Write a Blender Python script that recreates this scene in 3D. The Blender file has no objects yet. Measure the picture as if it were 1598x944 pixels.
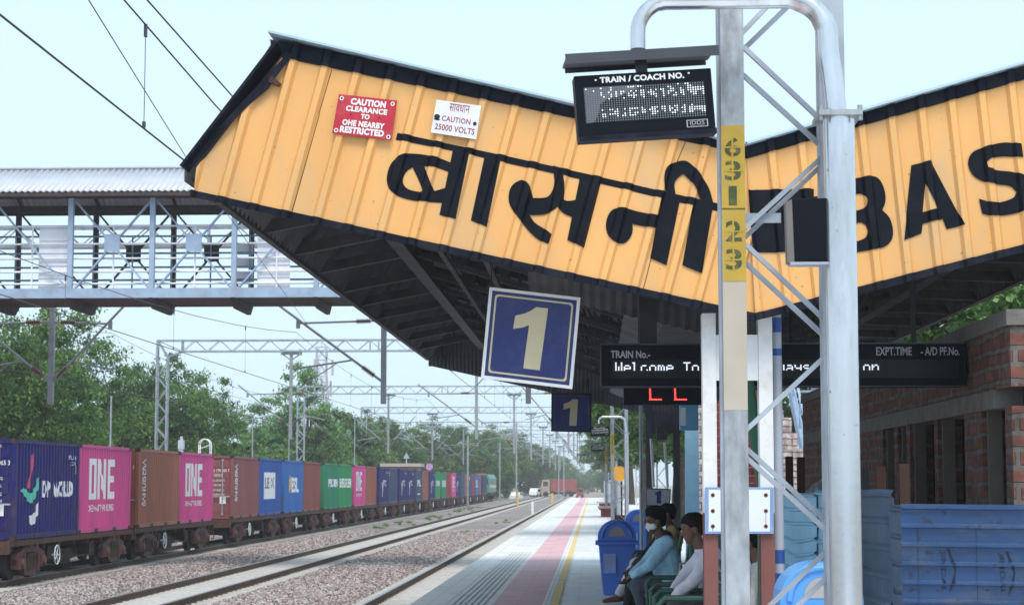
import bpy, bmesh, math, random
import numpy as np
from mathutils import Vector, Matrix, noise
random.seed(11); np.random.seed(11)
R = math.radians
SC = bpy.context.scene
COL = SC.collection
# ------------------------------------------------------------------ camera, world, sun, exposure
FPX, HX, HY = 2950.0, 925.0, 754.0              # focal length in photo pixels, vanishing point of the track
PITCH = math.atan((HY-472)/FPX)
YAW = math.atan((HX-799)/FPX*math.cos(PITCH))
CAM = Vector((0, 0, 1.65))
cd = bpy.data.cameras.new('camera'); cam = bpy.data.objects.new('camera', cd); COL.objects.link(cam)
cam.location = CAM; cam.rotation_euler = (math.pi/2+PITCH, 0, YAW)
cd.sensor_width = 36; cd.lens = FPX/1598*36; cd.clip_start = .1; cd.clip_end = 6000
cd.dof.use_dof = True; cd.dof.focus_distance = 15.5; cd.dof.aperture_fstop = 9
SC.camera = cam
SUN_DIR = Vector((.10, -.52, .85)).normalized()
w = bpy.data.worlds.new('World'); SC.world = w; w.use_nodes = True
nt = w.node_tree; bg = nt.nodes['Background']
sky = nt.nodes.new('ShaderNodeTexSky'); sky.sky_type = 'NISHITA'; sky.sun_disc = False
sky.sun_elevation = math.asin(SUN_DIR.z); sky.sun_rotation = math.atan2(SUN_DIR.x, SUN_DIR.y)
sky.air_density = 1.2; sky.dust_density = 3.0
mx = nt.nodes.new('ShaderNodeMix'); mx.data_type = 'RGBA'
mx.inputs[0].default_value = .90                # thin even overcast over the clear sky
mx.inputs[7].default_value = (4.15, 5.4, 6.3, 1)
nt.links.new(sky.outputs[0], mx.inputs[6]); nt.links.new(mx.outputs[2], bg.inputs[0])
bg.inputs[1].default_value = .1
sl = bpy.data.lights.new('sun', 'SUN'); sun = bpy.data.objects.new('sun', sl); COL.objects.link(sun)
sl.energy = 1.5; sl.angle = R(26); sl.color = (1, .93, .84)
sun.rotation_euler = SUN_DIR.to_track_quat('Z', 'Y').to_euler()
SC.view_settings.view_transform = 'Standard'; SC.view_settings.look = 'None'
SC.view_settings.exposure = .95; SC.view_settings.gamma = 1
SC.cycles.max_bounces = 6; SC.cycles.volume_bounces = 1

FW = Vector((-math.sin(YAW)*math.cos(PITCH), math.cos(YAW)*math.cos(PITCH), math.sin(PITCH)))
RT = Vector((math.cos(YAW), math.sin(YAW), 0)); UP = RT.cross(FW)
def ray(px, py): return FW*FPX + RT*(px-799) - UP*(py-472)
def PY(px, py, Y): d = ray(px, py); return CAM + d*(Y/d.y)          # point of the photo at distance Y along the track
def XY(px, Y): return PY(px, HY, Y).x
def ZY(py, Y): return PY(HX, py, Y).z
# ------------------------------------------------------------------ materials
MATS = {}
def lin(r, g, b):
    f = lambda c: (c/255/12.92 if c/255 <= .04045 else ((c/255+.055)/1.055)**2.4)
    return (f(r), f(g), f(b))
def mat(name, col=(.5,.5,.5), rough=.6, metal=0, var=.12, scale=5, bump=0, bscale=None, dirt=None, damt=.45, dscale=1.5,
        stretch=(1,1,1), emit=0, spec=.4, dsharp=.2, specks=None):
    if name in MATS: return MATS[name]
    m = bpy.data.materials.new(name); m.use_nodes = True; MATS[name] = m
    n = m.node_tree.nodes; l = m.node_tree.links; p = n['Principled BSDF']
    p.inputs['Roughness'].default_value = rough; p.inputs['Metallic'].default_value = metal
    p.inputs['Specular IOR Level'].default_value = spec
    tc = n.new('ShaderNodeTexCoord'); mp = n.new('ShaderNodeMapping'); mp.inputs['Scale'].default_value = stretch
    l.new(tc.outputs['Object'], mp.inputs[0])
    nz = n.new('ShaderNodeTexNoise'); nz.inputs['Scale'].default_value = scale; nz.inputs['Detail'].default_value = 4
    l.new(mp.outputs[0], nz.inputs['Vector'])
    mr = n.new('ShaderNodeMapRange'); mr.inputs[1].default_value = .3; mr.inputs[2].default_value = .7
    l.new(nz.outputs[0], mr.inputs[0])
    m1 = n.new('ShaderNodeMix'); m1.data_type = 'RGBA'
    m1.inputs[6].default_value = (*[c*(1-var) for c in col], 1); m1.inputs[7].default_value = (*[min(1, c*(1+var)) for c in col], 1)
    l.new(mr.outputs[0], m1.inputs[0]); out = m1.outputs[2]
    if dirt:
        nd = n.new('ShaderNodeTexNoise'); nd.inputs['Scale'].default_value = dscale; nd.inputs['Detail'].default_value = 6
        nd.inputs['Roughness'].default_value = .7
        l.new(mp.outputs[0], nd.inputs['Vector'])
        md = n.new('ShaderNodeMapRange'); md.inputs[1].default_value = .5; md.inputs[2].default_value = .5+dsharp; md.inputs[4].default_value = damt
        l.new(nd.outputs[0], md.inputs[0])
        m2 = n.new('ShaderNodeMix'); m2.data_type = 'RGBA'; m2.inputs[7].default_value = (*dirt, 1)
        l.new(md.outputs[0], m2.inputs[0]); l.new(out, m2.inputs[6]); out = m2.outputs[2]
    if specks:
        c_, s_, thr = specks; ns = n.new('ShaderNodeTexNoise'); ns.inputs['Scale'].default_value = s_; ns.inputs['Detail'].default_value = 2
        l.new(tc.outputs['Object'], ns.inputs['Vector']); ms = n.new('ShaderNodeMapRange'); ms.inputs[1].default_value = thr; ms.inputs[2].default_value = thr+.05; ms.inputs[4].default_value = .7
        l.new(ns.outputs[0], ms.inputs[0]); m3 = n.new('ShaderNodeMix'); m3.data_type = 'RGBA'; m3.inputs[7].default_value = (*c_, 1)
        l.new(ms.outputs[0], m3.inputs[0]); l.new(out, m3.inputs[6]); out = m3.outputs[2]
    l.new(out, p.inputs['Base Color'])
    if bump:
        nb = n.new('ShaderNodeTexNoise'); nb.inputs['Scale'].default_value = bscale or scale*4; nb.inputs['Detail'].default_value = 3
        l.new(tc.outputs['Object'], nb.inputs['Vector'])
        bp = n.new('ShaderNodeBump'); bp.inputs['Strength'].default_value = bump; bp.inputs['Distance'].default_value = .02
        l.new(nb.outputs[0], bp.inputs['Height']); l.new(bp.outputs[0], p.inputs['Normal'])
    if emit:
        l.new(out, p.inputs['Emission Color']); p.inputs['Emission Strength'].default_value = emit
    return m
def island_mat(name, stops, rough=.8, trans=0, noise_mix=.35, nscale=.5):
    """colour differs from one loose piece (leaf, stone) to the next"""
    if name in MATS: return MATS[name]
    m = bpy.data.materials.new(name); m.use_nodes = True; MATS[name] = m
    n = m.node_tree.nodes; l = m.node_tree.links; p = n['Principled BSDF']; p.inputs['Roughness'].default_value = rough
    p.inputs['Specular IOR Level'].default_value = .25
    g = n.new('ShaderNodeNewGeometry'); tc = n.new('ShaderNodeTexCoord')
    nz = n.new('ShaderNodeTexNoise'); nz.inputs['Scale'].default_value = nscale; l.new(tc.outputs['Object'], nz.inputs['Vector'])
    mr = n.new('ShaderNodeMapRange'); mr.inputs[1].default_value = .35; mr.inputs[2].default_value = .65; l.new(nz.outputs[0], mr.inputs[0])
    mi = n.new('ShaderNodeMix'); mi.inputs[0].default_value = noise_mix
    l.new(g.outputs['Random Per Island'], mi.inputs[2]); l.new(mr.outputs[0], mi.inputs[3])
    cr = n.new('ShaderNodeValToRGB'); e = cr.color_ramp.elements
    while len(e) < len(stops): e.new(.5)
    for i, (pos, c) in enumerate(stops): e[i].position = pos; e[i].color = (*c, 1)
    l.new(mi.outputs[0], cr.inputs[0]); l.new(cr.outputs[0], p.inputs['Base Color'])
    if trans:
        tr = n.new('ShaderNodeBsdfTranslucent'); l.new(cr.outputs[0], tr.inputs[0])
        ms = n.new('ShaderNodeMixShader'); ms.inputs[0].default_value = trans
        l.new(p.outputs[0], ms.inputs[1]); l.new(tr.outputs[0], ms.inputs[2]); l.new(ms.outputs[0], n['Material Output'].inputs[0])
    return m
def brick_mat(name, c1, c2, mortar, sc=1, bw=.23, bh=.09, msize=.012, bump=.6, dirt=None):
    if name in MATS: return MATS[name]
    m = bpy.data.materials.new(name); m.use_nodes = True; MATS[name] = m
    n = m.node_tree.nodes; l = m.node_tree.links; p = n['Principled BSDF']; p.inputs['Roughness'].default_value = .9
    tc = n.new('ShaderNodeTexCoord'); sx = n.new('ShaderNodeSeparateXYZ'); l.new(tc.outputs['Object'], sx.inputs[0])
    ad = n.new('ShaderNodeMath'); l.new(sx.outputs[0], ad.inputs[0]); l.new(sx.outputs[1], ad.inputs[1])
    nz = n.new('ShaderNodeTexNoise'); nz.inputs['Scale'].default_value = 3; l.new(tc.outputs['Object'], nz.inputs['Vector'])
    wob = n.new('ShaderNodeMath'); wob.operation = 'MULTIPLY_ADD'; wob.inputs[1].default_value = .08
    l.new(nz.outputs[0], wob.inputs[0]); l.new(sx.outputs[2], wob.inputs[2])
    cb = n.new('ShaderNodeCombineXYZ'); l.new(ad.outputs[0], cb.inputs[0]); l.new(wob.outputs[0], cb.inputs[1])
    b = n.new('ShaderNodeTexBrick'); l.new(cb.outputs[0], b.inputs['Vector'])
    b.inputs['Color1'].default_value = (*c1, 1); b.inputs['Color2'].default_value = (*c2, 1); b.inputs['Mortar'].default_value = (*mortar, 1)
    b.inputs['Scale'].default_value = sc; b.inputs['Brick Width'].default_value = bw; b.inputs['Row Height'].default_value = bh
    b.inputs['Mortar Size'].default_value = msize; b.inputs['Mortar Smooth'].default_value = .3
    n2 = n.new('ShaderNodeTexNoise'); n2.inputs['Scale'].default_value = 9; n2.inputs['Detail'].default_value = 6; l.new(tc.outputs['Object'], n2.inputs['Vector'])
    hs = n.new('ShaderNodeMix'); hs.data_type = 'RGBA'; hs.blend_type = 'MULTIPLY'; hs.inputs[0].default_value = .8
    mr = n.new('ShaderNodeMapRange'); mr.inputs[1].default_value = .25; mr.inputs[2].default_value = .75; mr.inputs[3].default_value = .25; mr.inputs[4].default_value = 1.5
    l.new(n2.outputs[0], mr.inputs[0]); l.new(b.outputs[0], hs.inputs[6]); l.new(mr.outputs[0], hs.inputs[7])
    l.new(hs.outputs[2], p.inputs['Base Color'])
    bp = n.new('ShaderNodeBump'); bp.inputs['Strength'].default_value = bump; bp.inputs['Distance'].default_value = .02; bp.invert = True
    l.new(b.outputs['Fac'], bp.inputs['Height']); l.new(bp.outputs[0], p.inputs['Normal'])
    return m
# ------------------------------------------------------------------ mesh helpers
def wloc(o):
    v = Vector((0, 0, 0))
    while o: v += o.location; o = o.parent
    return v
def link(name, me, m, parent=None, shift=None):
    o = bpy.data.objects.new(name, me); COL.objects.link(o)
    if m: me.materials.append(m)
    if parent: o.parent = parent
    return o
class MB:
    def __init__(s): s.v = []; s.f = []; s.sm = []
    def add(s, vs, fs, smooth=False):
        b = len(s.v); s.v += [Vector(v) for v in vs]
        for f in fs: s.f.append([b+i for i in f]); s.sm.append(smooth)
        return s
    def bb(s, a, b):
        x0, y0, z0 = a; x1, y1, z1 = b
        return s.add([(x0,y0,z0),(x1,y0,z0),(x1,y1,z0),(x0,y1,z0),(x0,y0,z1),(x1,y0,z1),(x1,y1,z1),(x0,y1,z1)],
                     [(3,2,1,0),(4,5,6,7),(0,1,5,4),(1,2,6,5),(2,3,7,6),(3,0,4,7)])
    def fr(s, c, ax, ay, az):                      # box from centre and three half axes
        c = Vector(c); vs = []
        for k in (-1, 1):
            for i, j in ((-1,-1),(1,-1),(1,1),(-1,1)): vs.append(c+ax*i+ay*j+az*k)
        return s.add(vs, [(3,2,1,0),(4,5,6,7),(0,1,5,4),(1,2,6,5),(2,3,7,6),(3,0,4,7)])
    def bar(s, p, q, a, b=None, up=(0,0,1)):
        p = Vector(p); q = Vector(q); b = b or a; d = (q-p); L = d.length
        if L < 1e-6: return s
        d.normalize(); u = Vector(up)
        if abs(d.dot(u)) > .99: u = Vector((0,1,0))
        x = d.cross(u).normalized(); u2 = x.cross(d)
        return s.fr((p+q)/2, x*(a/2), u2*(b/2), d*(L/2))
    def tube(s, pts, r, n=8, cap=True, smooth=True):
        pts = [Vector(p) for p in pts]; k = len(pts); rs = r if isinstance(r, (list, tuple)) else [r]*k
        vs = []; u = None
        for i, p in enumerate(pts):
            t = (pts[min(i+1, k-1)]-pts[max(i-1, 0)]).normalized()
            if u is None:
                u = Vector((0,0,1)) if abs(t.z) < .9 else Vector((1,0,0))
            u = (u - t*u.dot(t)).normalized(); v = t.cross(u)
            vs += [p+(u*math.cos(2*math.pi*j/n)+v*math.sin(2*math.pi*j/n))*rs[i] for j in range(n)]
        fs = [(i*n+j, i*n+(j+1)%n, (i+1)*n+(j+1)%n, (i+1)*n+j) for i in range(k-1) for j in range(n)]
        s.add(vs, fs, smooth)
        if cap: s.add(vs[:n], [tuple(range(n-1, -1, -1))]); s.add(vs[-n:], [tuple(range(n))])
        return s
    def prism(s, poly, off):
        off = Vector(off); poly = [Vector(p) for p in poly]; n = len(poly)
        return s.add(poly+[p+off for p in poly], [tuple(range(n-1,-1,-1)), tuple(range(n, 2*n))]+[(i,(i+1)%n,n+(i+1)%n,n+i) for i in range(n)])
    def sph(s, c, r, n=12, m=8, rot=None):
        c = Vector(c); rx, ry, rz = r if isinstance(r, (list, tuple)) else (r, r, r)
        vs = []; M = rot or Matrix.Identity(3)
        for i in range(m+1):
            a = math.pi*i/m
            for j in range(n):
                b = 2*math.pi*j/n
                vs.append(c + M @ Vector((rx*math.sin(a)*math.cos(b), ry*math.sin(a)*math.sin(b), rz*math.cos(a))))
        return s.add(vs, [(i*n+j, (i+1)*n+j, (i+1)*n+(j+1)%n, i*n+(j+1)%n) for i in range(m) for j in range(n)], True)
    def build(s, name, m, parent=None, bevel=0, merge=False):
        me = bpy.data.meshes.new(name)
        if parent: o0 = wloc(parent)
        else:
            xs = [v.x for v in s.v]; ys = [v.y for v in s.v]; zs = [v.z for v in s.v]
            o0 = Vector(((min(xs)+max(xs))/2, (min(ys)+max(ys))/2, min(zs)))
        me.from_pydata([v-o0 for v in s.v], [], s.f)
        me.polygons.foreach_set('use_smooth', s.sm)
        if len(s.f) < 60000:
            bm = bmesh.new(); bm.from_mesh(me)
            if merge: bmesh.ops.remove_doubles(bm, verts=bm.verts, dist=1e-5)
            bmesh.ops.recalc_face_normals(bm, faces=bm.faces); bm.to_mesh(me); bm.free()
        o = link(name, me, m, parent)
        if not parent: o.location = o0
        if bevel:
            b = o.modifiers.new('bevel', 'BEVEL'); b.width = bevel; b.segments = 2; b.limit_method = 'ANGLE'
        return o
def tag(o, label=None, cat=None, group=None, kind=None):
    if label: o['label'] = label
    if cat: o['category'] = cat
    if group: o['group'] = group
    if kind: o['kind'] = kind
    return o
def thing(name, loc, label, cat, group=None):
    o = bpy.data.objects.new(name, None); COL.objects.link(o); o.location = loc; o.empty_display_size = .2
    return tag(o, label, cat, group)
def dup(o, loc=None, label=None, rz=None, scale=None, parent=None):
    c = o.copy(); COL.objects.link(c)
    if parent is not None: c.parent = parent
    for ch in list(o.children): dup(ch, parent=c)
    if loc is not None: c.location = loc
    if rz is not None: c.rotation_euler = (0, 0, rz)
    if scale is not None: c.scale = scale if hasattr(scale, '__len__') else (scale,)*3
    if label: c['label'] = label
    return c
# ------------------------------------------------------------------ flat shapes and lettering
def curve_to_geo(cu):
    o = bpy.data.objects.new('tmp', cu); COL.objects.link(o)
    dg = bpy.context.evaluated_depsgraph_get(); me = bpy.data.meshes.new_from_object(o.evaluated_get(dg))
    vs = [v.co.copy() for v in me.vertices]; fs = [tuple(p.vertices) for p in me.polygons]
    bpy.data.objects.remove(o); bpy.data.curves.remove(cu); bpy.data.meshes.remove(me)
    return vs, fs
def smooth_loop(lp, ang=52, n_=4):
    k = len(lp); P_ = [Vector((x, y)) for x, y in lp]; sharp = []
    for i in range(k):
        a = P_[i]-P_[i-1]; b = P_[(i+1)%k]-P_[i]
        sharp.append(a.length < 1e-6 or b.length < 1e-6 or abs(a.angle_signed(b)) > R(ang))
    out = []
    for i in range(k):
        p1, p2 = P_[i], P_[(i+1)%k]
        p0 = P_[i-1] if not sharp[i] else p1*2-p2; p3 = P_[(i+2)%k] if not sharp[(i+1)%k] else p2*2-p1
        if sharp[i] and sharp[(i+1)%k]: out.append((p1.x, p1.y)); continue
        for j in range(n_):
            t = j/n_; q = .5*((2*p1)+(p2-p0)*t+(2*p0-5*p1+4*p2-p3)*t*t+(3*p1-p0-3*p2+p3)*t**3); out.append((q.x, q.y))
    return out
def shape2d(*loops):
    cu = bpy.data.curves.new('tmp', 'CURVE'); cu.dimensions = '2D'; cu.fill_mode = 'BOTH'
    for lp in loops:
        sp = cu.splines.new('POLY'); sp.points.add(len(lp)-1); sp.use_cyclic_u = True
        for i, (x, y) in enumerate(lp): sp.points[i].co = (x, y, 0, 1)
    return curve_to_geo(cu)
def text2d(s, bold=0, spacing=1):
    cu = bpy.data.curves.new('tmp', 'FONT'); cu.body = s; cu.size = 1; cu.offset = bold; cu.space_character = spacing; cu.resolution_u = 3
    return curve_to_geo(cu)
def fit(geo, x0, x1, y0, y1):
    vs, fs = geo
    ax = min(v.x for v in vs); bx = max(v.x for v in vs); ay = min(v.y for v in vs); by = max(v.y for v in vs)
    return [Vector((x0+(v.x-ax)/(bx-ax)*(x1-x0), y0+(v.y-ay)/(by-ay)*(y1-y0), 0)) for v in vs], fs
def join2d(*gs):
    vs = []; fs = []
    for v, f in gs:
        b = len(vs); vs += v; fs += [tuple(b+i for i in q) for q in f]
    return vs, fs
def rect2d(x0, y0, x1, y1): return [Vector((x0,y0,0)),Vector((x1,y0,0)),Vector((x1,y1,0)),Vector((x0,y1,0))], [(0,1,2,3)]
def wrap(geo, cuts, fn):
    """cut a flat shape along lines (point, normal) and lay every vertex with fn"""
    bm = bmesh.new(); bv = [bm.verts.new(v) for v in geo[0]]
    for f in geo[1]:
        try: bm.faces.new([bv[i] for i in f])
        except ValueError: pass
    for co, no in cuts:
        bmesh.ops.bisect_plane(bm, geom=bm.verts[:]+bm.edges[:]+bm.faces[:], plane_co=co, plane_no=no, dist=1e-5)
    bm.verts.index_update()
    vs = [fn(v.co) for v in bm.verts]; fs = [tuple(v.index for v in f.verts) for f in bm.faces]; bm.free()
    return vs, fs
def put(geo, O, U, W, N=None, d=0):
    """unit-square shape laid on the frame O + x U + y W, d metres proud along N"""
    O = Vector(O); off = (N.normalized()*d if N else Vector())
    return [O+U*v.x+W*v.y+off for v in geo[0]], geo[1]
Z3 = Vector((0, 0, 1)); X3 = Vector((1, 0, 0)); Y3 = Vector((0, 1, 0))
# ------------------------------------------------------------------ palette
galv = mat('galvanised steel', (.40,.42,.45), .42, .65, .30, 16, bump=.12, bscale=30, dirt=(.17,.16,.155), damt=.5, dscale=5, stretch=(1,1,.35))
galv_d = mat('old galvanised steel', (.38,.42,.48), .55, .4, .2, 4, dirt=(.12,.10,.09), damt=.4)
ohe = mat('weathered mast steel', (.30,.32,.35), .6, .3, .2, 3, dirt=(.16,.13,.11), damt=.4)
wire_m = mat('copper wire', (.07,.075,.09), .5, .6)
insul = mat('brown porcelain', (.13,.045,.03), .3)
dark = mat('black painted steel', (.012,.013,.017), .5, 0, .3, 6)
navyblk = mat('navy black flashing', (.008,.010,.020), .55, 0, .35, 5, dirt=(.045,.04,.04), damt=.35, dscale=5, spec=.12)
rust = mat('rusty steel', (.085,.040,.028), .85, 0, .35, 6, bump=.3, dirt=(.045,.022,.018), damt=.6)
under = mat('wagon underframe', (.045,.028,.024), .85, 0, .4, 5, bump=.3, dirt=(.13,.06,.035), damt=.4, dscale=3)
bogie_m = mat('red brown cast bogie', (.12,.055,.05), .8, 0, .35, 6, bump=.3, dirt=(.03,.022,.02), damt=.6, dscale=4)
wheel_m = mat('wheel steel', (.035,.03,.03), .6, .4)
white_p = mat('white paint', (.80,.81,.82), .5, 0, .05, 4, dirt=(.5,.47,.42), damt=.25, dscale=3)
conc = mat('sleeper concrete', (.47,.45,.43), .9, 0, .15, 8, bump=.2, dirt=(.30,.26,.24), damt=.4)
rail_m = mat('rail web rust', (.10,.06,.04), .8, .1, .3, 3, dirt=(.03,.02,.02), damt=.6)
railtop = mat('rail head', (.30,.29,.29), .35, .8)
# ------------------------------------------------------------------ ground, ballast, sky is the world
RZ = -.84                                            # rail level below the platform top
TRK = [-3.94, -9.78, -15.97]                         # track centre lines
GA = .838
gm = mat('dry ground', (.30,.25,.20), .95, 0, .25, .25, bump=.4, dirt=(.09,.13,.05), damt=.8, dscale=.12, dsharp=.1)
o = MB().add([(-1500,-40,-1.45),(1500,-40,-1.45),(1500,3300,-1.45),(-1500,3300,-1.45)], [(0,1,2,3)]).build('ground', gm); tag(o, kind='structure')
def hz(x, y):                                         # ballast surface
    z = -1.02
    for a, b, h in ((-8.3,-5.4,.05),(-14.2,-11.2,.10)):
        if a < x < b: z += h*math.sin(math.pi*(x-a)/(b-a))
    if x < -25: z = -1.02-(-25-x)*.12
    return z
bal = island_mat('ballast stones', [(0,(.08,.064,.060)),(.3,(.21,.172,.165)),(.65,(.34,.288,.278)),(1,(.56,.50,.49))], .95, 0, .12, 3)
balg = bpy.data.materials.new('ballast bed'); balg.use_nodes = True
n = balg.node_tree.nodes; l = balg.node_tree.links; p = n['Principled BSDF']; p.inputs['Roughness'].default_value = .95
tc = n.new('ShaderNodeTexCoord'); vo = n.new('ShaderNodeTexVoronoi'); vo.inputs['Scale'].default_value = 22
l.new(tc.outputs['Object'], vo.inputs['Vector']); cr = n.new('ShaderNodeValToRGB'); e = cr.color_ramp.elements
e[0].color = (.12,.097,.092,1); e[1].color = (.42,.365,.355,1); sp_ = n.new('ShaderNodeSeparateColor')
l.new(vo.outputs['Color'], sp_.inputs[0]); l.new(sp_.outputs[0], cr.inputs[0])
nz = n.new('ShaderNodeTexNoise'); nz.inputs['Scale'].default_value = .25; nz.inputs['Detail'].default_value = 5; l.new(tc.outputs['Object'], nz.inputs['Vector'])
mr = n.new('ShaderNodeMapRange'); mr.inputs[1].default_value = .35; mr.inputs[2].default_value = .65; mr.inputs[3].default_value = .8; mr.inputs[4].default_value = 1.15
l.new(nz.outputs[0], mr.inputs[0]); mm = n.new('ShaderNodeMix'); mm.data_type = 'RGBA'; mm.blend_type = 'MULTIPLY'; mm.inputs[0].default_value = 1
l.new(cr.outputs[0], mm.inputs[6]); l.new(mr.outputs[0], mm.inputs[7]); l.new(mm.outputs[2], p.inputs['Base Color'])
bp = n.new('ShaderNodeBump'); bp.inputs['Strength'].default_value = .9; bp.inputs['Distance'].default_value = .04; bp.invert = True
l.new(vo.outputs['Distance'], bp.inputs['Height']); l.new(bp.outputs[0], p.inputs['Normal'])
mb = MB(); xs = [-34,-30,-25,-22]+[-14.4+i*.4 for i in range(30)]; xs = sorted(set([x for x in xs if x < -2.5]+[-2.5])); ys = [-30,0,20,34,60,100,200,400,700,1200]
vs = [(x, y, hz(x, y)) for y in ys for x in xs]; nx = len(xs)
mb.add(vs, [(j*nx+i, j*nx+i+1, (j+1)*nx+i+1, (j+1)*nx+i) for j in range(len(ys)-1) for i in range(nx-1)], True)
o = mb.build('ballast_bed', balg); tag(o, kind='structure')
# loose stones, nobody could count them
def stones(n, x0, x1, y0, y1, s0, s1, pw=1.6):
    g = (1+5**.5)/2
    ico = np.array([(-1,g,0),(1,g,0),(-1,-g,0),(1,-g,0),(0,-1,g),(0,1,g),(0,-1,-g),(0,1,-g),(g,0,-1),(g,0,1),(-g,0,-1),(-g,0,1)])/1.9
    fc = np.array([(0,11,5),(0,5,1),(0,1,7),(0,7,10),(0,10,11),(1,5,9),(5,11,4),(11,10,2),(10,7,6),(7,1,8),(3,9,4),(3,4,2),(3,2,6),(3,6,8),(3,8,9),(4,9,5),(2,4,11),(6,2,10),(8,6,7),(9,8,1)])
    rs = np.random
    X = rs.uniform(x0, x1, n); Y = y0+(y1-y0)*rs.uniform(0, 1, n)**pw
    for c in TRK[:2]:                                  # keep the rails and sleepers clear
        k = (np.abs(X-c) < 1.35); X[k] = np.where(rs.rand(k.sum()) < .5, rs.uniform(-8.0,-5.6,k.sum()), rs.uniform(-14.2,-11.3,k.sum()))
    Zz = np.array([hz(a, 0) for a in X]); S = rs.uniform(s0, s1, n)
    V_ = ico[None]*(1+rs.uniform(-.35,.35,(n,12,1)))*S[:,None,None]*rs.uniform(.6,1.2,(n,1,3))
    V_ += np.stack([X, Y, Zz+.35*S], 1)[:,None]
    F_ = fc[None]+(np.arange(n)*12)[:,None,None]
    me = bpy.data.meshes.new('ballast_stones'); me.vertices.add(n*12); me.vertices.foreach_set('co', V_.reshape(-1))
    me.loops.add(n*60); me.loops.foreach_set('vertex_index', F_.reshape(-1).astype(np.int32)); me.polygons.add(n*20)
    me.polygons.foreach_set('loop_start', np.arange(0, n*60, 3, dtype=np.int32)); me.update(calc_edges=True)
    o = link('ballast_stones', me, bal); tag(o, 'crushed grey pink track ballast stones around the rails', kind='stuff')
stones(62000, -14.3, -5.2, 36, 105, .020, .048)
def grass_patch(spots, n, hgt):
    mb = MB()
    for (x, y, rx, ry) in spots:
        for _ in range(n):
            a = random.random()*6.28; r_ = random.random()**.5; px_ = x+rx*r_*math.cos(a); py_ = y+ry*r_*math.sin(a)
            h = hgt*random.uniform(.4, 1); d = Vector((random.uniform(-.5,.5), random.uniform(-.5,.5), 1))*h; s_ = Vector((random.uniform(-1,1), random.uniform(-1,1), 0)).normalized()*.02
            b = Vector((px_, py_, hz(px_, py_) if px_ < -2.5 else -.02)); mb.add([b-s_, b+s_, b+d], [(0,1,2)])
    return mb
grassm = island_mat('grass blades', [(0,(.06,.13,.03)),(.5,(.11,.22,.05)),(1,(.19,.30,.09))], .8, .3)
gs = []
for (x, y, rx, ry, k) in ((-12.3,118,.7,9,11),(-12.4,150,.8,14,12),(-7,104,.3,4,2),(-6.0,130,.4,8,3),(-12.5,190,.9,18,18)):
    for _ in range(k): gs.append((x+random.gauss(0,.5)*rx, y+random.uniform(-1,1)*ry, random.uniform(.08,.3), random.uniform(.2,1.2)))
o = grass_patch(gs, 45, .16).build('grass', grassm); tag(o, 'low green weeds growing through the ballast', kind='stuff')
# ------------------------------------------------------------------ tracks
def rail_bar(mb, hd, x, y0, y1):
    prof = [(-.068,0),(.068,0),(.068,.012),(.012,.03),(.012,.115),(.034,.13),(.034,.16),(-.034,.16),(-.034,.13),(-.012,.115),(-.012,.03),(-.068,.012)]
    mb.prism([(x+a, y0, RZ-.172+b) for a, b in prof], (0, y1-y0, 0))
    hd.bb((x-.033, y0, RZ-.0119), (x+.033, y1, RZ))
TL = ['rusty railway track beside the platform edge, nearest to the platform', 'middle railway track with bright sleepers between platform track and train', 'railway track under the container train']
for c, lb in zip(TRK, TL):
    t = thing('railway_track', (c, 34, -1.02), lb, 'railway track', 'parallel railway tracks')
    for s in (-1, 1):
        a = MB(); b = MB(); rail_bar(a, b, c+s*GA, 20, 900); ro = a.build('rail', rail_m, t); b.build('rail_head', railtop, ro)
    far = MB()
    for k in range(1000):
        y = 36+k*.6
        prof = [(-.13,-1.1),(.13,-1.1),(.10,-.995),(-.10,-.995)]
        if y > 400: break
        m_ = MB() if k < 90 else far
        m_.prism([(c-1.37, y+a, b+random.uniform(-.004,.004)) for a, b in prof], (2.74, 0, 0))
        if k < 90: m_.build('sleeper', conc, t)
    tag(far.build('far_sleepers', conc, t), kind='stuff')
    # fine pale gravel packed between the rails
pack = mat('fine pale packing', (.46,.43,.41), .95, 0, .2, 20, bump=.5, dirt=(.33,.29,.27), damt=.6, dscale=1.2)
for c in TRK[:2]:
    o = MB().add([(c-.78,20,-1.004),(c+.78,20,-1.004),(c+.78,500,-1.004),(c-.78,500,-1.004)], [(0,1,2,3)]).build('track_packing', pack); tag(o, kind='structure')
o = MB().add([(-3.0,20,-1.008),(-2.48,20,-1.008),(-2.48,300,-1.008),(-3.0,300,-1.008)], [(0,1,2,3)]).build('trackside_dirt', mat('grey brown dirt', (.36,.32,.29), .95, 0, .25, 3, bump=.5, dirt=(.2,.17,.15), damt=.6)); tag(o, kind='structure')
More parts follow.
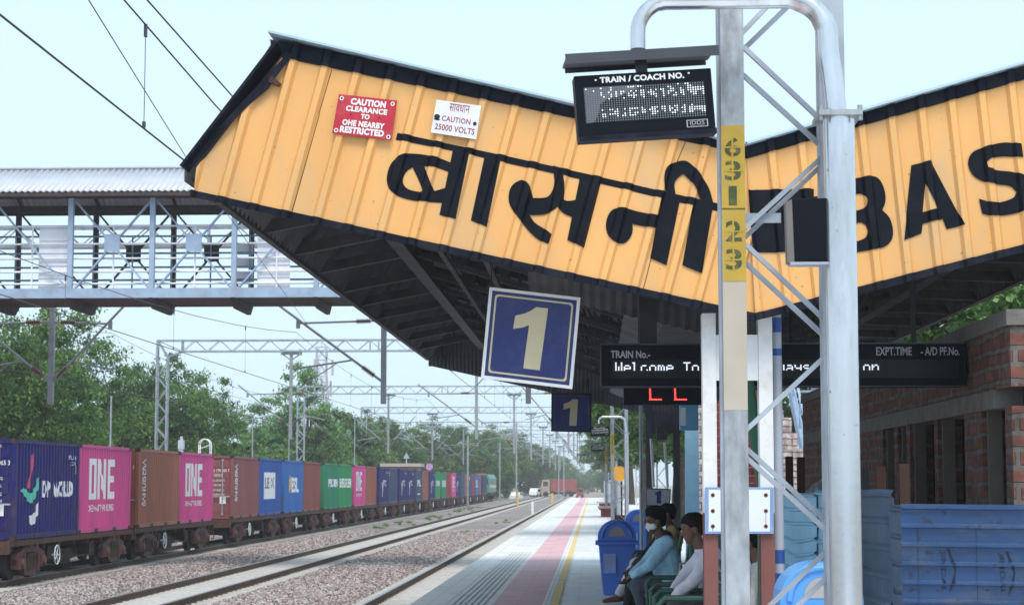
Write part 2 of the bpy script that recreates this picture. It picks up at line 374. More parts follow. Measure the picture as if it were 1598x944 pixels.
# ------------------------------------------------------------------ platform
def tiles(name, c1, c2, mortar, w_, h_, ms=.006):
    if name in MATS: return MATS[name]
    m = bpy.data.materials.new(name); m.use_nodes = True; MATS[name] = m
    n = m.node_tree.nodes; l = m.node_tree.links; p = n['Principled BSDF']; p.inputs['Roughness'].default_value = .62; p.inputs['Specular IOR Level'].default_value = .35
    tc = n.new('ShaderNodeTexCoord'); b = n.new('ShaderNodeTexBrick'); b.offset = 0
    l.new(tc.outputs['Object'], b.inputs['Vector']); b.inputs['Scale'].default_value = 1
    b.inputs['Color1'].default_value = (*c1,1); b.inputs['Color2'].default_value = (*c2,1); b.inputs['Mortar'].default_value = (*mortar,1)
    b.inputs['Brick Width'].default_value = w_; b.inputs['Row Height'].default_value = h_; b.inputs['Mortar Size'].default_value = ms
    nz = n.new('ShaderNodeTexNoise'); nz.inputs['Scale'].default_value = .8; nz.inputs['Detail'].default_value = 7; nz.inputs['Roughness'].default_value = .7
    l.new(tc.outputs['Object'], nz.inputs['Vector']); mr = n.new('ShaderNodeMapRange'); mr.inputs[1].default_value = .3; mr.inputs[2].default_value = .7
    mr.inputs[3].default_value = .78; mr.inputs[4].default_value = 1.1; l.new(nz.outputs[0], mr.inputs[0])
    mm = n.new('ShaderNodeMix'); mm.data_type = 'RGBA'; mm.blend_type = 'MULTIPLY'; mm.inputs[0].default_value = 1
    l.new(b.outputs[0], mm.inputs[6]); l.new(mr.outputs[0], mm.inputs[7]); l.new(mm.outputs[2], p.inputs['Base Color'])
    return m
PE = -2.475
tg = tiles('grey platform tiles', (.66,.66,.67), (.71,.71,.72), (.50,.49,.48), .6, .6)
o = MB().bb((PE,-6,-1.4), (7.5,221,0)).build('platform', tg); tag(o, kind='structure')
o = MB().bb((7.5,-6,-1.4), (60,221,-.05)).build('station_yard', gm); tag(o, kind='structure')
def sheet(name, x0, x1, m, y0=-6, y1=221, z=.004):
    o = MB().bb((x0,y0,z-.0035), (x1,y1,z)).build(name, m); return tag(o, kind='structure')
sheet('platform_edge_coping', PE-.03, -2.02, tiles('coping stone', (.70,.68,.67), (.74,.72,.71), (.50,.48,.47), 3, 1.2, .008))
groove = mat('groove grime', (.44,.43,.43), .9)
for i in range(6): sheet('tactile_groove', -1.93+i*.085, -1.915+i*.085, groove, 20, 46, .008)
sheet('pink_tile_band', -1.38, -.70, tiles('pink tiles', (.66,.40,.44), (.70,.43,.47), (.50,.34,.36), .35, .35))
sheet('white_tile_strip', -.70, -.60, tiles('white tiles', (.74,.74,.76), (.78,.78,.8), (.4,.4,.4), .3, .3))
yl = mat('worn yellow line', (.72,.50,.17), .7, 0, .15, 6, dirt=(.6,.6,.59), damt=.7, dscale=3)
sheet('yellow_safety_line', -.58, -.47, yl, -6, 32.2, .008); sheet('yellow_safety_line', -.58, -.47, yl, 32.7, 221, .008)
sheet('pale_tile_floor', -.42, 2.4, tiles('pale blue grey tiles', (.76,.78,.81), (.79,.81,.84), (.66,.67,.69), .4, .4), -6, 44)
# ------------------------------------------------------------------ container train
FX = -14.75; CW = 2.44; CZ = .20; CH = 2.59; CL = 6.0
def corrug(L, e, pitch, dep):
    """(along, in) points of a trapezoid corrugation between e and L-e"""
    n_ = max(1, int(round((L-2*e)/pitch))); q = (L-2*e)/n_; pts = []
    for i in range(n_):
        b = e+i*q; pts += [(b, 0), (b+q*.30, 0), (b+q*.5, dep), (b+q*.80, dep)]
    return pts+[(L-e, 0)]
SP = corrug(CL, .12, .278, .036); EP = corrug(CW, .12, .25, .04)
def sprof(a):
    for (a0, d0), (a1, d1) in zip(SP, SP[1:]):
        if a0 <= a <= a1: return d0+(d1-d0)*(a-a0)/max(1e-6, a1-a0)
    return 0
def container(y0, col, label, letters=(), door=False, near=False, dirtc=(.12,.07,.05)):
    t = thing('shipping_container', (FX-CW/2, y0+CL/2, CZ), label, 'container', 'containers on the freight train')
    m = mat('container paint %.3f %.3f %.3f' % col, col, .5, 0, .10, 1.2, dirt=dirtc, damt=.4, dscale=1.8, stretch=(1,1,.35), dsharp=.25, spec=.22)
    z0, z1 = CZ+.12, CZ+CH-.10
    mb = MB()
    for s in (0, 1):                                   # long sides, inset from the frame
        xx = lambda d: FX-.012-d if s == 0 else FX-CW+.012+d
        vs = []
        for a, d in SP: vs += [(xx(d), y0+a, z0), (xx(d), y0+a, z1)]
        mb.add(vs, [(2*i, 2*i+2, 2*i+3, 2*i+1) for i in range(len(SP)-1)])
        if s == 0 and door: continue
        vs = []
        for a, d in EP: yy = y0+.02+d if s == 0 else y0+CL-.02-d; vs += [(FX-CW+a, yy, z0), (FX-CW+a, yy, z1)]
        mb.add(vs, [(2*i, 2*i+2, 2*i+3, 2*i+1) for i in range(len(EP)-1)])
    mb.add([(FX-CW+.03,y0+.03,z1+.05),(FX-.03,y0+.03,z1+.05),(FX-.03,y0+CL-.03,z1+.05),(FX-CW+.03,y0+CL-.03,z1+.05)], [(0,1,2,3)])
    mb.build('corrugated_walls', m, t)
    f = MB()
    for x in (FX-.06, FX-CW+.06):
        for y in (y0+.06, y0+CL-.06): f.bb((x-.06,y-.06,CZ+.118), (x+.06,y+.06,CZ+CH-.118))
        f.bb((x-.055,y0+.12,CZ+CH-.10), (x+.055,y0+CL-.12,CZ+CH-.015)); f.bb((x-.05,y0+.12,CZ+.02), (x+.05,y0+CL-.12,CZ+.15))
    for y in (y0+.06, y0+CL-.06):
        f.bb((FX-CW+.12,y-.05,CZ+CH-.11), (FX-.12,y+.05,CZ+CH-.01)); f.bb((FX-CW+.12,y-.05,CZ+.01), (FX-.12,y+.05,CZ+.15))
    f.build('frame', m, t)
    cc = MB()
    for x in (FX-.075, FX-CW+.075):
        for y in (y0+.085, y0+CL-.085):
            for z in (CZ, CZ+CH-.118): cc.bb((x-.08,y-.09,z), (x+.08,y+.09,z+.118))
    cc.build('corner_castings', under, t)
    if near:
        pk = MB()
        for y in (y0+1.75, y0+CL-2.1): pk.bb((FX-.03,y,CZ+.025), (FX+.002,y+.35,CZ+.125))
        pk.build('forklift_pockets', dark, t)
    if door:
        for s in (0, 1):
            x0 = FX-CW+.13+s*1.09; d = MB(); d.bb((x0,y0+.05,z0+.02), (x0+1.08,y0+.09,z1-.02))
            for k in range(5): d.bb((x0+.06,y0+.03,z0+.15+k*.46), (x0+1.02,y0+.049,z0+.43+k*.46))
            do = d.build('door', m, t); b = MB()
            for q in (.3, .78):
                b.tube([(x0+q,y0-.012,z0+.03), (x0+q,y0-.012,z1-.03)], .022, 8)
                b.bb((x0+q-.05,y0-.03,z0+.05), (x0+q+.05,y0+.028,z0+.12)); b.bb((x0+q-.05,y0-.03,z1-.12), (x0+q+.05,y0+.028,z1-.05))
                b.bb((x0+q-.02,y0-.05,z0+.78), (x0+q+.33,y0-.034,z0+.82))
            b.build('lock_rods', galv_d, do)
        tx = [put(fit(text2d(s_, .01), a, b_, c, d_), (FX-1.1,y0,z0), X3, Z3, -Y3, -.027) for s_, a, b_, c, d_ in
              (('22G1',.3,.62,1.62,1.72),('CRXU 170 065 3',-.05,.93,1.80,1.92),('MAX. GROSS 30,480 KG',.25,.75,1.40,1.5),('TARE 2,200 KG',.25,.72,1.22,1.3),('NET 28,280 KG',.25,.73,1.0,1.1),('CU.CAP 33.2 CU.M',.25,.74,.84,.92))]
        mbx = MB()
        for g in tx: mbx.add(*g)
        mbx.bb((FX-.55,y0+.02,z0+.5), (FX-.3,y0+.028,z0+.8)); mbx.build('door_lettering', white_p, t)
    cuts = [((a, 0, 0), (1, 0, 0)) for a, d in SP]
    for lname, geo, lm in letters:                       # geo in metres: x along the side, y up from the floor
        lay = lambda v: Vector((FX-.012-sprof(v.x)+.004, y0+v.x, CZ+v.y))
        gg = wrap(geo, cuts, lay) if near else ([Vector((FX-.007, y0+v.x, CZ+v.y)) for v in geo[0]], geo[1])
        MB().add(*gg).build(lname, lm, t)
    return t
lw = mat('white lettering', (.72,.74,.78), .6, 0, .08, 3, dirt=(.45,.43,.45), damt=.3, dscale=3)
def block(*rs): return join2d(*[rect2d(*r) for r in rs])
def ONE_logo():
    O = shape2d([(1.02,.98),(1.85,.98),(1.85,2.18),(1.02,2.18)], [(1.30,1.16),(1.57,1.16),(1.57,2.0),(1.30,2.0)])
    N = shape2d([(2.02,.98),(2.29,.98),(2.29,1.72),(2.72,.98),(2.98,.98),(2.98,2.18),(2.72,2.18),(2.72,1.44),(2.29,2.18),(2.02,2.18)])
    E = shape2d([(3.14,.98),(3.98,.98),(3.98,1.20),(3.42,1.20),(3.42,1.48),(3.94,1.48),(3.94,1.68),(3.42,1.68),(3.42,1.96),(3.98,1.96),(3.98,2.18),(3.14,2.18)])
    return join2d(O, N, E, fit(text2d('OCEAN NETWORK EXPRESS', .012), 1.05, 3.95, .62, .82))
def rot90(geo, x0, x1, y0, y1):
    g = [Vector((-v.y, v.x, 0)) for v in geo[0]]; return fit((g, geo[1]), x0, x1, y0, y1)
ptc = lambda a=0: join2d(fit(text2d('PTC', .02), 2.5, 4.3, 1.25, 1.68), shape2d([(1.5,1.5),(1.75,1.6),(2.0,1.25),(2.45,1.75),(2.3,1.1),(2.0,.55),(1.7,.5),(1.95,1.0)]), fit(text2d('PTCU 260 1'), 4.2, 5.6, 2.15, 2.3))
emr = shape2d([(1.12,1.32),(1.36,1.32),(1.50,1.86),(1.70,2.16),(1.62,2.32),(1.36,2.12),(1.40,1.86),(1.22,1.66)])
emg = shape2d([(.55,1.26),(.72,1.34),(1.04,1.28),(1.28,1.18),(1.62,1.22),(1.84,1.44),(2.04,1.62),(2.06,1.30),(1.86,1.12),(1.64,.96),(1.32,.92),(.94,1.10)])
emw = shape2d([(1.22,.60),(1.60,.62),(1.86,.72),(2.06,.98),(2.06,.62),(1.76,.38),(1.48,.36)])
mred = mat('emblem red', (.50,.07,.16)); mgrn = mat('emblem green', (.10,.52,.38)); myel = mat('emblem yellow', (.72,.42,.06)); mnav = mat('navy print', (.02,.03,.12))
NAVY = (.013,.012,.125); PINK = (.60,.07,.26); BRN = (.37,.13,.085); MAR = (.24,.085,.09); BLU = (.025,.09,.35); BLU2 = (.03,.14,.43)
RBR = (.24,.07,.06); GRN = (.018,.21,.115); GRN2 = (.022,.25,.09); SLT = (.035,.055,.125); RED = (.25,.03,.045); OBR = (.28,.09,.055)
vert = rot90(text2d('SAMUDERA', .015), .62, 1.0, .72, 2.25)
whitebox = rect2d(1.35, .75, 4.3, 1.95)
CT = [
 (NAVY,'navy container with red, green and white ribbon emblem, first in the train',[('emblem_ribbon',emr,mred),('emblem_ribbon',emg,mgrn),('emblem_ribbon',emw,lw),('lettering',join2d(join2d(fit(text2d('DP',.05),2.45,3.15,1.08,1.52),fit(text2d('WORLD',.05),3.5,5.4,1.08,1.52)),fit(text2d('DPWU 116 1'),4.9,5.75,2.12,2.24),fit(text2d('22G1'),5.2,5.6,1.96,2.06)),lw),('marking_plate',rect2d(5.62,1.72,5.82,1.95),myel)]),
 (PINK,'bright pink container behind the navy emblem container, nearest of the pink ones',[('lettering',ONE_logo(),lw)]),
 (BRN,'orange brown container with white vertical lettering between two pink containers',[('lettering',vert,lw)]),
 (PINK,'pink container between the orange brown and the maroon door-end container',[('lettering',ONE_logo(),lw)]),
 (MAR,'maroon container with its lock-rod doors facing the camera',[('lettering',vert,lw)]),
 (BLU,'blue container with a large white square label',[('label_panel',whitebox,lw),('label_print',fit(text2d('LEIX',.01),1.65,4.1,1.22,1.72),mnav)]),
 (BLU2,'lighter blue container with yellow leaf and white letters',[('leaf_emblem',shape2d([(1.5,1.2),(1.75,1.0),(2.1,1.2),(2.2,1.6),(1.95,1.9),(1.6,1.55)]),myel),('lettering',fit(text2d('ESL',.04),2.3,4.6,1.0,1.75),lw)]),
 (RBR,'plain red brown container between blue and green containers',[]),
 (GRN,'teal green container with white lettering and a pale stain',[('lettering',fit(text2d('EVERGREEN',.05),1.9,5.6,1.25,1.7),lw)]),
 (GRN2,'leaf green container ahead of the third pink container',[('lettering',fit(text2d('EVERGREEN',.05),.5,5.7,1.2,1.75),lw)]),
 (PINK,'pink container between the green and the small brown container',[('lettering',ONE_logo(),lw)]),
 (OBR,'brown container between the pink and the first navy white-script container',[]),
 (NAVY,'navy white-script container with small yellow plate beside the slate one',[('lettering',ptc(),lw)]),
 (SLT,'plain slate blue container beyond the first navy white-script container',[('marking_plate',rect2d(.2,2.0,.5,2.3),myel)]),
 (NAVY,'navy white-script container right behind the plain slate blue one',[('lettering',ptc(),lw)]),
 (NAVY,'navy white-script container, second of the navy pair mid train',[('lettering',ptc(),lw)]),
 (SLT,'slate container with white block of print mid train',[('lettering',join2d(fit(text2d('PIL',.05),1.5,4.8,1.2,1.75),rect2d(1.6,.5,4,.62)),lw)]),
 (OBR,'orange brown container between slate print and a single navy container',[]),
 (NAVY,'single navy white-script container just before the light green one',[('lettering',ptc(),lw)]),
 (GRN2,'light green container with short white word mid train',[('lettering',fit(text2d('EVER',.05),1.2,5.4,1.2,1.7),lw)]),
 (GRN,'dark green container with wide white word in far half of train',[('lettering',fit(text2d('EVERGREEN',.05),.6,5.5,1.1,1.75),lw)]),
 (RED,'dull red container between dark green and far pink container',[]),
 (PINK,'farthest pink container of the train',[('lettering',ONE_logo(),lw)]),
 (NAVY,'navy container right after the farthest pink container',[('lettering',ptc(),lw)]),
 (SLT,'grey slate container after the navy one in far part of train',[]),
 (MAR,'dark brown container in far part of train beside grey slate one',[]),
 (SLT,'dusky blue container with a white spot in far part of train',[('lettering',rect2d(1.5,1.8,2.3,2.3),lw)]),
 (RED,'narrow looking red container before the bright blue far one',[]),
 (BLU2,'bright blue container near the far end of the train',[('lettering',fit(text2d('ESL',.05),1.2,4.6,.9,1.9),lw)]),
 (MAR,'brown container near the far end, just after bright blue',[]),
 (NAVY,'dark navy container second from the locomotive',[]),
 (SLT,'blue grey container coupled next to the locomotive',[]),
]
STARTS = [48, 61.2, 77.4, 90.3, 103.8, 117, 131, 144.6, 158, 171.5, 185, 198.5, 212, 225.5, 239, 252.5]
for i, (c, lb, le) in enumerate(CT):
    container(STARTS[i//2]+(i % 2)*6.1, c, lb, le, door=(i in (0, 2, 4)), near=i < 10)
# ---- wagons
TX = TRK[2]; AX = RZ+.45
def wheel(mb, x, y):
    s = 1 if x > TX else -1
    mb.tube([(x-.06*s,y,AX), (x+.06*s,y,AX)], .45, 20); mb.tube([(x-.10*s,y,AX), (x-.0601*s,y,AX)], .48, 20)
    mb.tube([(x+.0601*s,y,AX), (x+.12*s,y,AX)], .12, 10)
def bogie(parent, yc):
    for y in (yc-.95, yc+.95):
        b = MB()
        for s in (-1, 1): wheel(b, TX+s*GA, y)
        b.tube([(TX-.8,y,AX),(TX+.8,y,AX)], .085, 8); b.build('wheelset', wheel_m, parent)
    for s in (-1, 1):
        x = TX+s*1.06; f = MB()
        f.prism([(x-.08,yc+a,AX+.34+b_) for a, b_ in [(-1.28,-.26),(-1.24,-.12),(-.6,.03),(.6,.03),(1.24,-.12),(1.28,-.26),(.8,-.26),(.45,-.10),(-.45,-.10),(-.8,-.26)]], (.16,0,0))
        f.prism([(x-.075,yc+a,AX+b_) for a, b_ in [(-.62,-.12),(-.45,-.36),(.45,-.36),(.62,-.12),(.5,-.12),(.36,-.22),(-.36,-.22),(-.5,-.12)]], (.15,0,0))
        for q in (-1, 1):
            f.bar((x,yc+q*.90,AX+.14), (x,yc+q*.52,AX-.14), .13, .15, X3); f.bb((x-.11,yc+q*.95-.19,AX-.17), (x+.15,yc+q*.95+.19,AX+.12))
            f.bar((x,yc+q*.47,AX+.26), (x,yc+q*.47,AX-.14), .12, .15); f.bb((x-.02+.1*s,yc+q*.62-.05,AX-.30), (x+.02+.1*s,yc+q*.62+.05,AX+.2))
            f.tube([(x+.151*s,yc+q*.95,AX-.02),(x+.20*s,yc+q*.95,AX-.02)], .12, 10); f.bb((x-.05+.12*s,yc+q*.3-.05,AX+.36), (x+.05+.12*s,yc+q*.3+.05,AX+.44))
        f.bb((x-.10,yc-.60,AX+.371), (x+.10,yc+.60,AX+.40))
        sf = f.build('side_frame', bogie_m, parent); g = MB()
        for q in (-.26, 0, .26): g.tube([(x+.03*s,yc+q,AX-.22),(x+.03*s,yc+q,AX+.17)], .105, 10)
        g.bb((x-.05,yc-.40,AX+.165), (x+.13,yc+.40,AX+.22)); g.build('spring_nest', under, sf)
def make_wagon(y0, label):
    t = thing('flat_wagon', (TX, y0+6, RZ), label, 'wagon', 'container flat wagons of the train')
    a, b = y0-.35, y0+12.5
    f = MB()
    for s in (-1, 1):
        x = TX+s*1.16; f.bb((x-.06,a,.05), (x+.06,b,.17)); f.bb((x-.09,a+.02,.165), (x+.05,b-.02,.195))
    f.bb((TX-.3,a,-.35), (TX+.3,b,.1))
    for k in range(9): y = a+.5+k*(b-a-1)/8; f.bb((TX-1.1,y-.08,-.10), (TX+1.1,y+.08,.12))
    for y in (a, b): f.bb((TX-1.22,y-.04,-.14), (TX+1.22,y+.04,.19))
    f.build('underframe', rust, t)
    for yc in (y0+1.75, y0+10.4): bogie(t, yc)
    g = MB(); g.bb((TX-.4,y0+5.4,-.62), (TX+.9,y0+6.4,-.2)); g.tube([(TX+.5,y0+7,-.35),(TX+.5,y0+8,-.35)], .2, 12); g.bar((TX+1.0,y0+3.2,-.4),(TX+1.0,y0+8.6,-.45), .05)
    for y in (y0+3.6, y0+7.9): g.bb((TX+.75,y,-.4), (TX+1.05,y+.5,-.05))
    g.build('brake_gear', under, t)
    wm = MB(); c = Vector((TX+1.21, y0+3.95, -.30)); rr = .26
    wm.tube([c+Vector((0, rr*math.cos(k*math.pi/10), rr*math.sin(k*math.pi/10))) for k in range(21)], .018, 6)
    for k in range(5): wm.bar(c, c+Vector((0, rr*math.cos(k*1.257), rr*math.sin(k*1.257))), .02)
    wm.tube([c-Vector((.16,0,0)), c+Vector((.03,0,0))], .03, 8); wm.build('brake_hand_wheel', white_p, t)
    cp = MB()
    for y, s in ((a, -1), (b, 1)): cp.bar((TX,y,-.2), (TX,y+s*.34,-.2), .2); cp.tube([(TX+.5,y,-.3),(TX+.55,y+s*.15,-.55),(TX+.5,y+s*.3,-.6)], .025, 6)
    cp.build('coupler', under, t)
    return t
w0 = make_wagon(STARTS[0], 'flat wagon under the navy emblem and nearest pink containers')
WL = ['flat wagon under the orange brown and second pink containers','flat wagon under the maroon and white-square blue containers','flat wagon under the yellow-leaf blue and plain red brown containers','flat wagon under the teal and leaf green containers','flat wagon under the third pink and small brown containers','flat wagon under the yellow-plate navy and plain slate containers','flat wagon under the navy white-script pair','flat wagon under the slate print and orange brown containers','flat wagon under the single navy and light green containers','flat wagon under the dark green and dull red containers','flat wagon under the farthest pink and navy containers','flat wagon under the grey slate and dark brown containers','flat wagon under the dusky blue and narrow red containers','flat wagon under the bright blue and brown far containers','last flat wagon, next to the locomotive']
for s, lb in zip(STARTS[1:], WL): dup(w0, (TX, s+6, RZ), lb)
# ---- locomotive
t = thing('locomotive', (TX, 276, RZ), 'green and cream electric locomotive at the far head of the train', 'locomotive')
lg = mat('loco green', (.10,.26,.20), .5); lc = mat('loco cream', (.62,.58,.45), .5); gls = mat('dark glass', (.02,.025,.03), .12, 0, 0, spec=.6)
y0 = 267.5; a = MB(); a.prism([(TX-1.45,y0,.35),(TX+1.45,y0,.35),(TX+1.45,y0,2.4),(TX+1.1,y0,2.95),(TX-1.1,y0,2.95),(TX-1.45,y0,2.4)], (0,18,0)); a.build('body', lg, t, .06)
MB().bb((TX-1.47,y0+.2,1.05), (TX+1.47,y0+17.8,1.4)).build('cream_band', lc, t)
MB().bb((TX-1.4,y0-.2,0), (TX+1.4,y0+18.2,.349)).build('underframe', under, t)
g = MB(); g.bb((TX-1.2,y0-.015,1.55), (TX-.1,y0-.001,2.3)); g.bb((TX+.1,y0-.015,1.55), (TX+1.2,y0-.001,2.3))
for k in range(5): g.bb((TX+1.452,y0+2+k*3,1.6), (TX+1.462,y0+3+k*3,2.1))
g.build('window', gls, t)
for yc in (y0+3.5, y0+14.5): bogie(t, yc)
g = MB(); g.bb((TX-.6,y0+3,2.95),(TX+.6,y0+5,3.1)); g.bar((TX,y0+4,3.1),(TX,y0+5.5,3.8),.06); g.bar((TX,y0+5.5,3.8),(TX,y0+4.2,4.7),.06); g.bar((TX-.8,y0+4.2,4.7),(TX+.8,y0+4.2,4.7),.06); g.build('pantograph', mat('pantograph red', (.35,.06,.04)), t)
# ------------------------------------------------------------------ overhead line portals
ZT, ZB = 10.15, 9.5
LXL, LXR = -26.0, 4.4
def lattice_leg(x, y):
    m = MB(); x2 = x+.62
    for xx in (x, x2):
        for yy in (y-.2, y+.2): m.bar((xx,yy,-1.6), (xx,yy,ZT-(0 if xx == x else 1.0)), .09)
    z = -1.0; s = 1
    while z < ZT-1.7:
        for yy in (y-.2, y+.2): m.bar((x if s > 0 else x2,yy,z), (x2 if s > 0 else x,yy,z+.75), .045)
        for xx in (x, x2): m.bar((xx,y-.2,z), (xx,y+.2,z), .04)
        z += .75; s = -s
    return m
def cantilever(parent, x, y, dx):
    c = MB(); zs, zl = 7.0, 4.95; s = 1 if dx > 0 else -1
    c.tube([(x,y,zs),(x+dx,y,zs-.08)], .035, 6); c.tube([(x,y,zl),(x+dx*1.22,y,zs+.5)], .042, 6)
    c.tube([(x+dx*.35,y,5.70),(x+dx*1.05,y,5.40)], .03, 6); c.tube([(x+dx*.55,y,5.58),(x+dx*.98,y,4.78)], .018, 5)
    c.bb((x+dx-.06,y-.05,zs-.25), (x+dx+.06,y+.05,zs+.02))
    co = c.build('cantilever', ohe, parent)
    for (a, b, k0) in (((x,y,zs),(x+dx,y,zs-.08),.16), ((x,y,zl),(x+dx*1.22,y,zs+.5),.14)):
        a = Vector(a); b = Vector(b); d = (b-a).normalized(); i = MB(); i.tube([a+d*abs(dx)*k0, a+d*(abs(dx)*k0+.45)], .043, 8)
        for k in range(7):
            q = a+d*(abs(dx)*k0+.07*k); i.tube([q, q+d*.03], .085, 8)
        i.build('insulator', insul, co)
ARMS = [(-17.95, (1.95, -2.6)), (-6.87, (-2.85,)), (-2.1, (-1.8,))]
def make_portal(y, label):
    t = thing('overhead_line_portal', (LXL, y, -1.6), label, 'catenary portal', 'overhead line portals across the tracks')
    lattice_leg(LXL, y).build('leg', galv_d, t); lattice_leg(LXR-.62, y).build('leg', galv_d, t)
    b = MB()
    for yy in (y-.2, y+.2):
        b.bar((LXL,yy,ZT), (LXR,yy,ZT), .10); b.bar((LXL+1.5,yy,ZB), (LXR-1.5,yy,ZB), .10)
        x = LXL+1.5; s = 1
        while x < LXR-1.6:
            b.bar((x,yy,ZB if s > 0 else ZT), (x+.75,yy,ZT if s > 0 else ZB), .035); x += .75; s = -s
        for e, d in ((LXL, 1), (LXR, -1)):
            b.bar((e,yy,ZT), (e+d*.62,yy,ZT-1.0), .07); b.bar((e+d*.62,yy,ZT-1.0), (e+d*1.5,yy,ZB), .08); b.bar((e+d*1.5,yy,ZB), (e+d*1.5,yy,ZT), .08); b.bar((e,yy,ZT), (e+d*1.5,yy,ZB), .05)
    x = LXL+1.5
    while x < LXR-1.4: b.bar((x,y-.2,ZT), (x,y+.2,ZT), .04); x += 1.5
    for x in (-13.2, -12.7): b.bar((x,y-.21,ZB), (x,y-.21,ZT), .09)
    b.build('beam', galv_d, t)
    for ax, dxs in ARMS:
        a = MB(); a.bb((ax-.085,y-.10,4.25), (ax+.085,y+.10,ZB-.06)); a.bb((ax-.62,y-.16,ZB-.20), (ax+.62,y+.16,ZB-.052))
        for q in (-.55, .55): a.bb((ax+q-.05,y-.26,ZB-.22), (ax+q+.05,y+.26,ZB+.1))
        a.bar((ax-.5,y,ZB-.2), (ax,y,ZB-.55), .06); a.bar((ax+.5,y,ZB-.2), (ax,y,ZB-.55), .06)
        ao = a.build('drop_arm', ohe, t)
        for dx in dxs: cantilever(t, ax, y, dx)
    return t
PYS = [62, 112, 166, 212, 263, 305, 350, 400, 455]
PL = ['overhead line portal just behind the footbridge, its drop arms hanging below it','first lattice portal beyond the footbridge, over the brown and pink containers','second lattice portal beyond the footbridge','third lattice portal beyond the footbridge','fourth lattice portal beyond the footbridge','fifth lattice portal beyond the footbridge','sixth lattice portal, small with distance','seventh lattice portal, near the level crossing','farthest lattice portal beyond the level crossing']
p0 = make_portal(PYS[0], PL[0])
for y, lb in zip(PYS[1:], PL[1:]): dup(p0, (LXL, y, -1.6), lb)
# ---- wires
def sag_wire(name, x, sup, zs, dz, r, label, cat, group, dropper=None):
    pts = []
    for a, b in zip(sup, sup[1:]):
        k = 12 if b < 130 else 6
        for i in range(k): q = i/k; pts.append((x, a+(b-a)*q, zs-4*dz*((b-a)/55)**2*q*(1-q)))
    pts.append((x, sup[-1], zs))
    t = MB().tube(pts, r, 6).build(name, wire_m); tag(t, label, cat, group)
    if dropper:
        d = MB()
        for a, b in zip(sup[:4], sup[1:4]):
            for i in range(1, 7):
                q = i/7; yy = a+(b-a)*q; zz = zs-4*dz*((b-a)/55)**2*q*(1-q)
                if zz > dropper+.1: d.tube([(x,yy,zz),(x,yy,dropper)], .0035, 4); d.bb((x-.012,yy-.02,zz-.10), (x+.012,yy+.02,zz+.015)); d.bb((x-.012,yy-.02,dropper), (x+.012,yy+.02,dropper+.05))
        d.build('dropper', wire_m, t)
SUP = [-2]+PYS
nm = ['platform track', 'middle track', 'container train']
for x, s in zip(TRK, nm):
    sag_wire('contact_wire', x, SUP, 4.76, 0, .009, 'lower contact wire over the '+s, 'overhead wire', 'overhead line wires')
    sag_wire('catenary_wire', x, SUP, 6.62, .85, .008, 'sagging catenary wire with droppers over the '+s, 'overhead wire', 'overhead line wires', 4.77)
tag(MB().tube([(-3.80,-2,6.7),(-3.80,14,5.79),(-3.80,30,5.62),(-3.84,46,5.9),(-3.94,62,6.75)], .008, 6).build('catenary_wire', wire_m), 'second thin wire running just above the platform track catenary', 'overhead wire', 'overhead line wires')
tag(MB().tube([PY(-60,-285,12), PY(138,0,20), PY(290,245,31), PY(480,507,61.9)], .007, 6).build('crossover_wire', wire_m), 'steep wire crossing from the middle track towards the platform track', 'overhead wire')
tag(MB().tube([(-22.6,-2,6.0),(-21,62,6.9),(-20.6,112,6.6),(-20.55,166,6.6),(-20.55,263,6.6)], .009, 6).build('siding_wire', wire_m), 'wire over the siding beyond the container train', 'overhead wire')
# ------------------------------------------------------------------ footbridge over the tracks
YB, YF2 = 56.5, 59.4
bl = mat('pale blue bridge paint', (.33,.43,.58), .5, 0, .1, 3, dirt=(.22,.16,.13), damt=.35, dscale=2)
brd = mat('dark brown bridge steel', (.055,.042,.042), .8, 0, .3, 3, dirt=(.10,.05,.035), damt=.5)
lil = mat('pale lilac sheet', (.82,.82,.88), .5, 0, .06, 2, dirt=(.5,.48,.48), damt=.25)
rfs = mat('pale roofing sheet', (.47,.49,.55), .45, .1, .08, 1.5, dirt=(.42,.42,.46), damt=.3, dscale=.8)
zb0, zb1 = ZY(462, YB), ZY(447, YB); zt = ZY(303, YB)
xv = [XY(102, YB)+(XY(231, YB)-XY(102, YB))*k for k in range(-7, 9)]; XL, XR = xv[0], xv[-1]
t = thing('footbridge', (-8, YB, zb0-.5), 'pale blue steel truss footbridge with corrugated white roof spanning the tracks', 'footbridge')
MB().bb((XL,YB-.09,zb0), (XR,YB+.09,zb1)).build('bottom_chord', bl, t)
MB().bb((XL,YB-.07,zt-.04), (XR,YB+.07,zt+.16)).build('top_chord', brd, t)
MB().bb((XL,YF2-.08,zb0), (XR,YF2+.08,zb1)).build('bottom_chord', brd, t)
MB().bb((XL,YF2-.07,zt-.04), (XR,YF2+.07,zt+.16)).build('top_chord', brd, t)
MB().bb((XL,YB+.091,zb0+.02), (XR,YF2-.081,zb0+.12)).build('deck', brd, t)
ph = lambda k, y: (xv[k], y)
pans = {5: 'l', 6: 'l', 7: 'x', 8: 'x', 9: 'r', 10: 'r'}
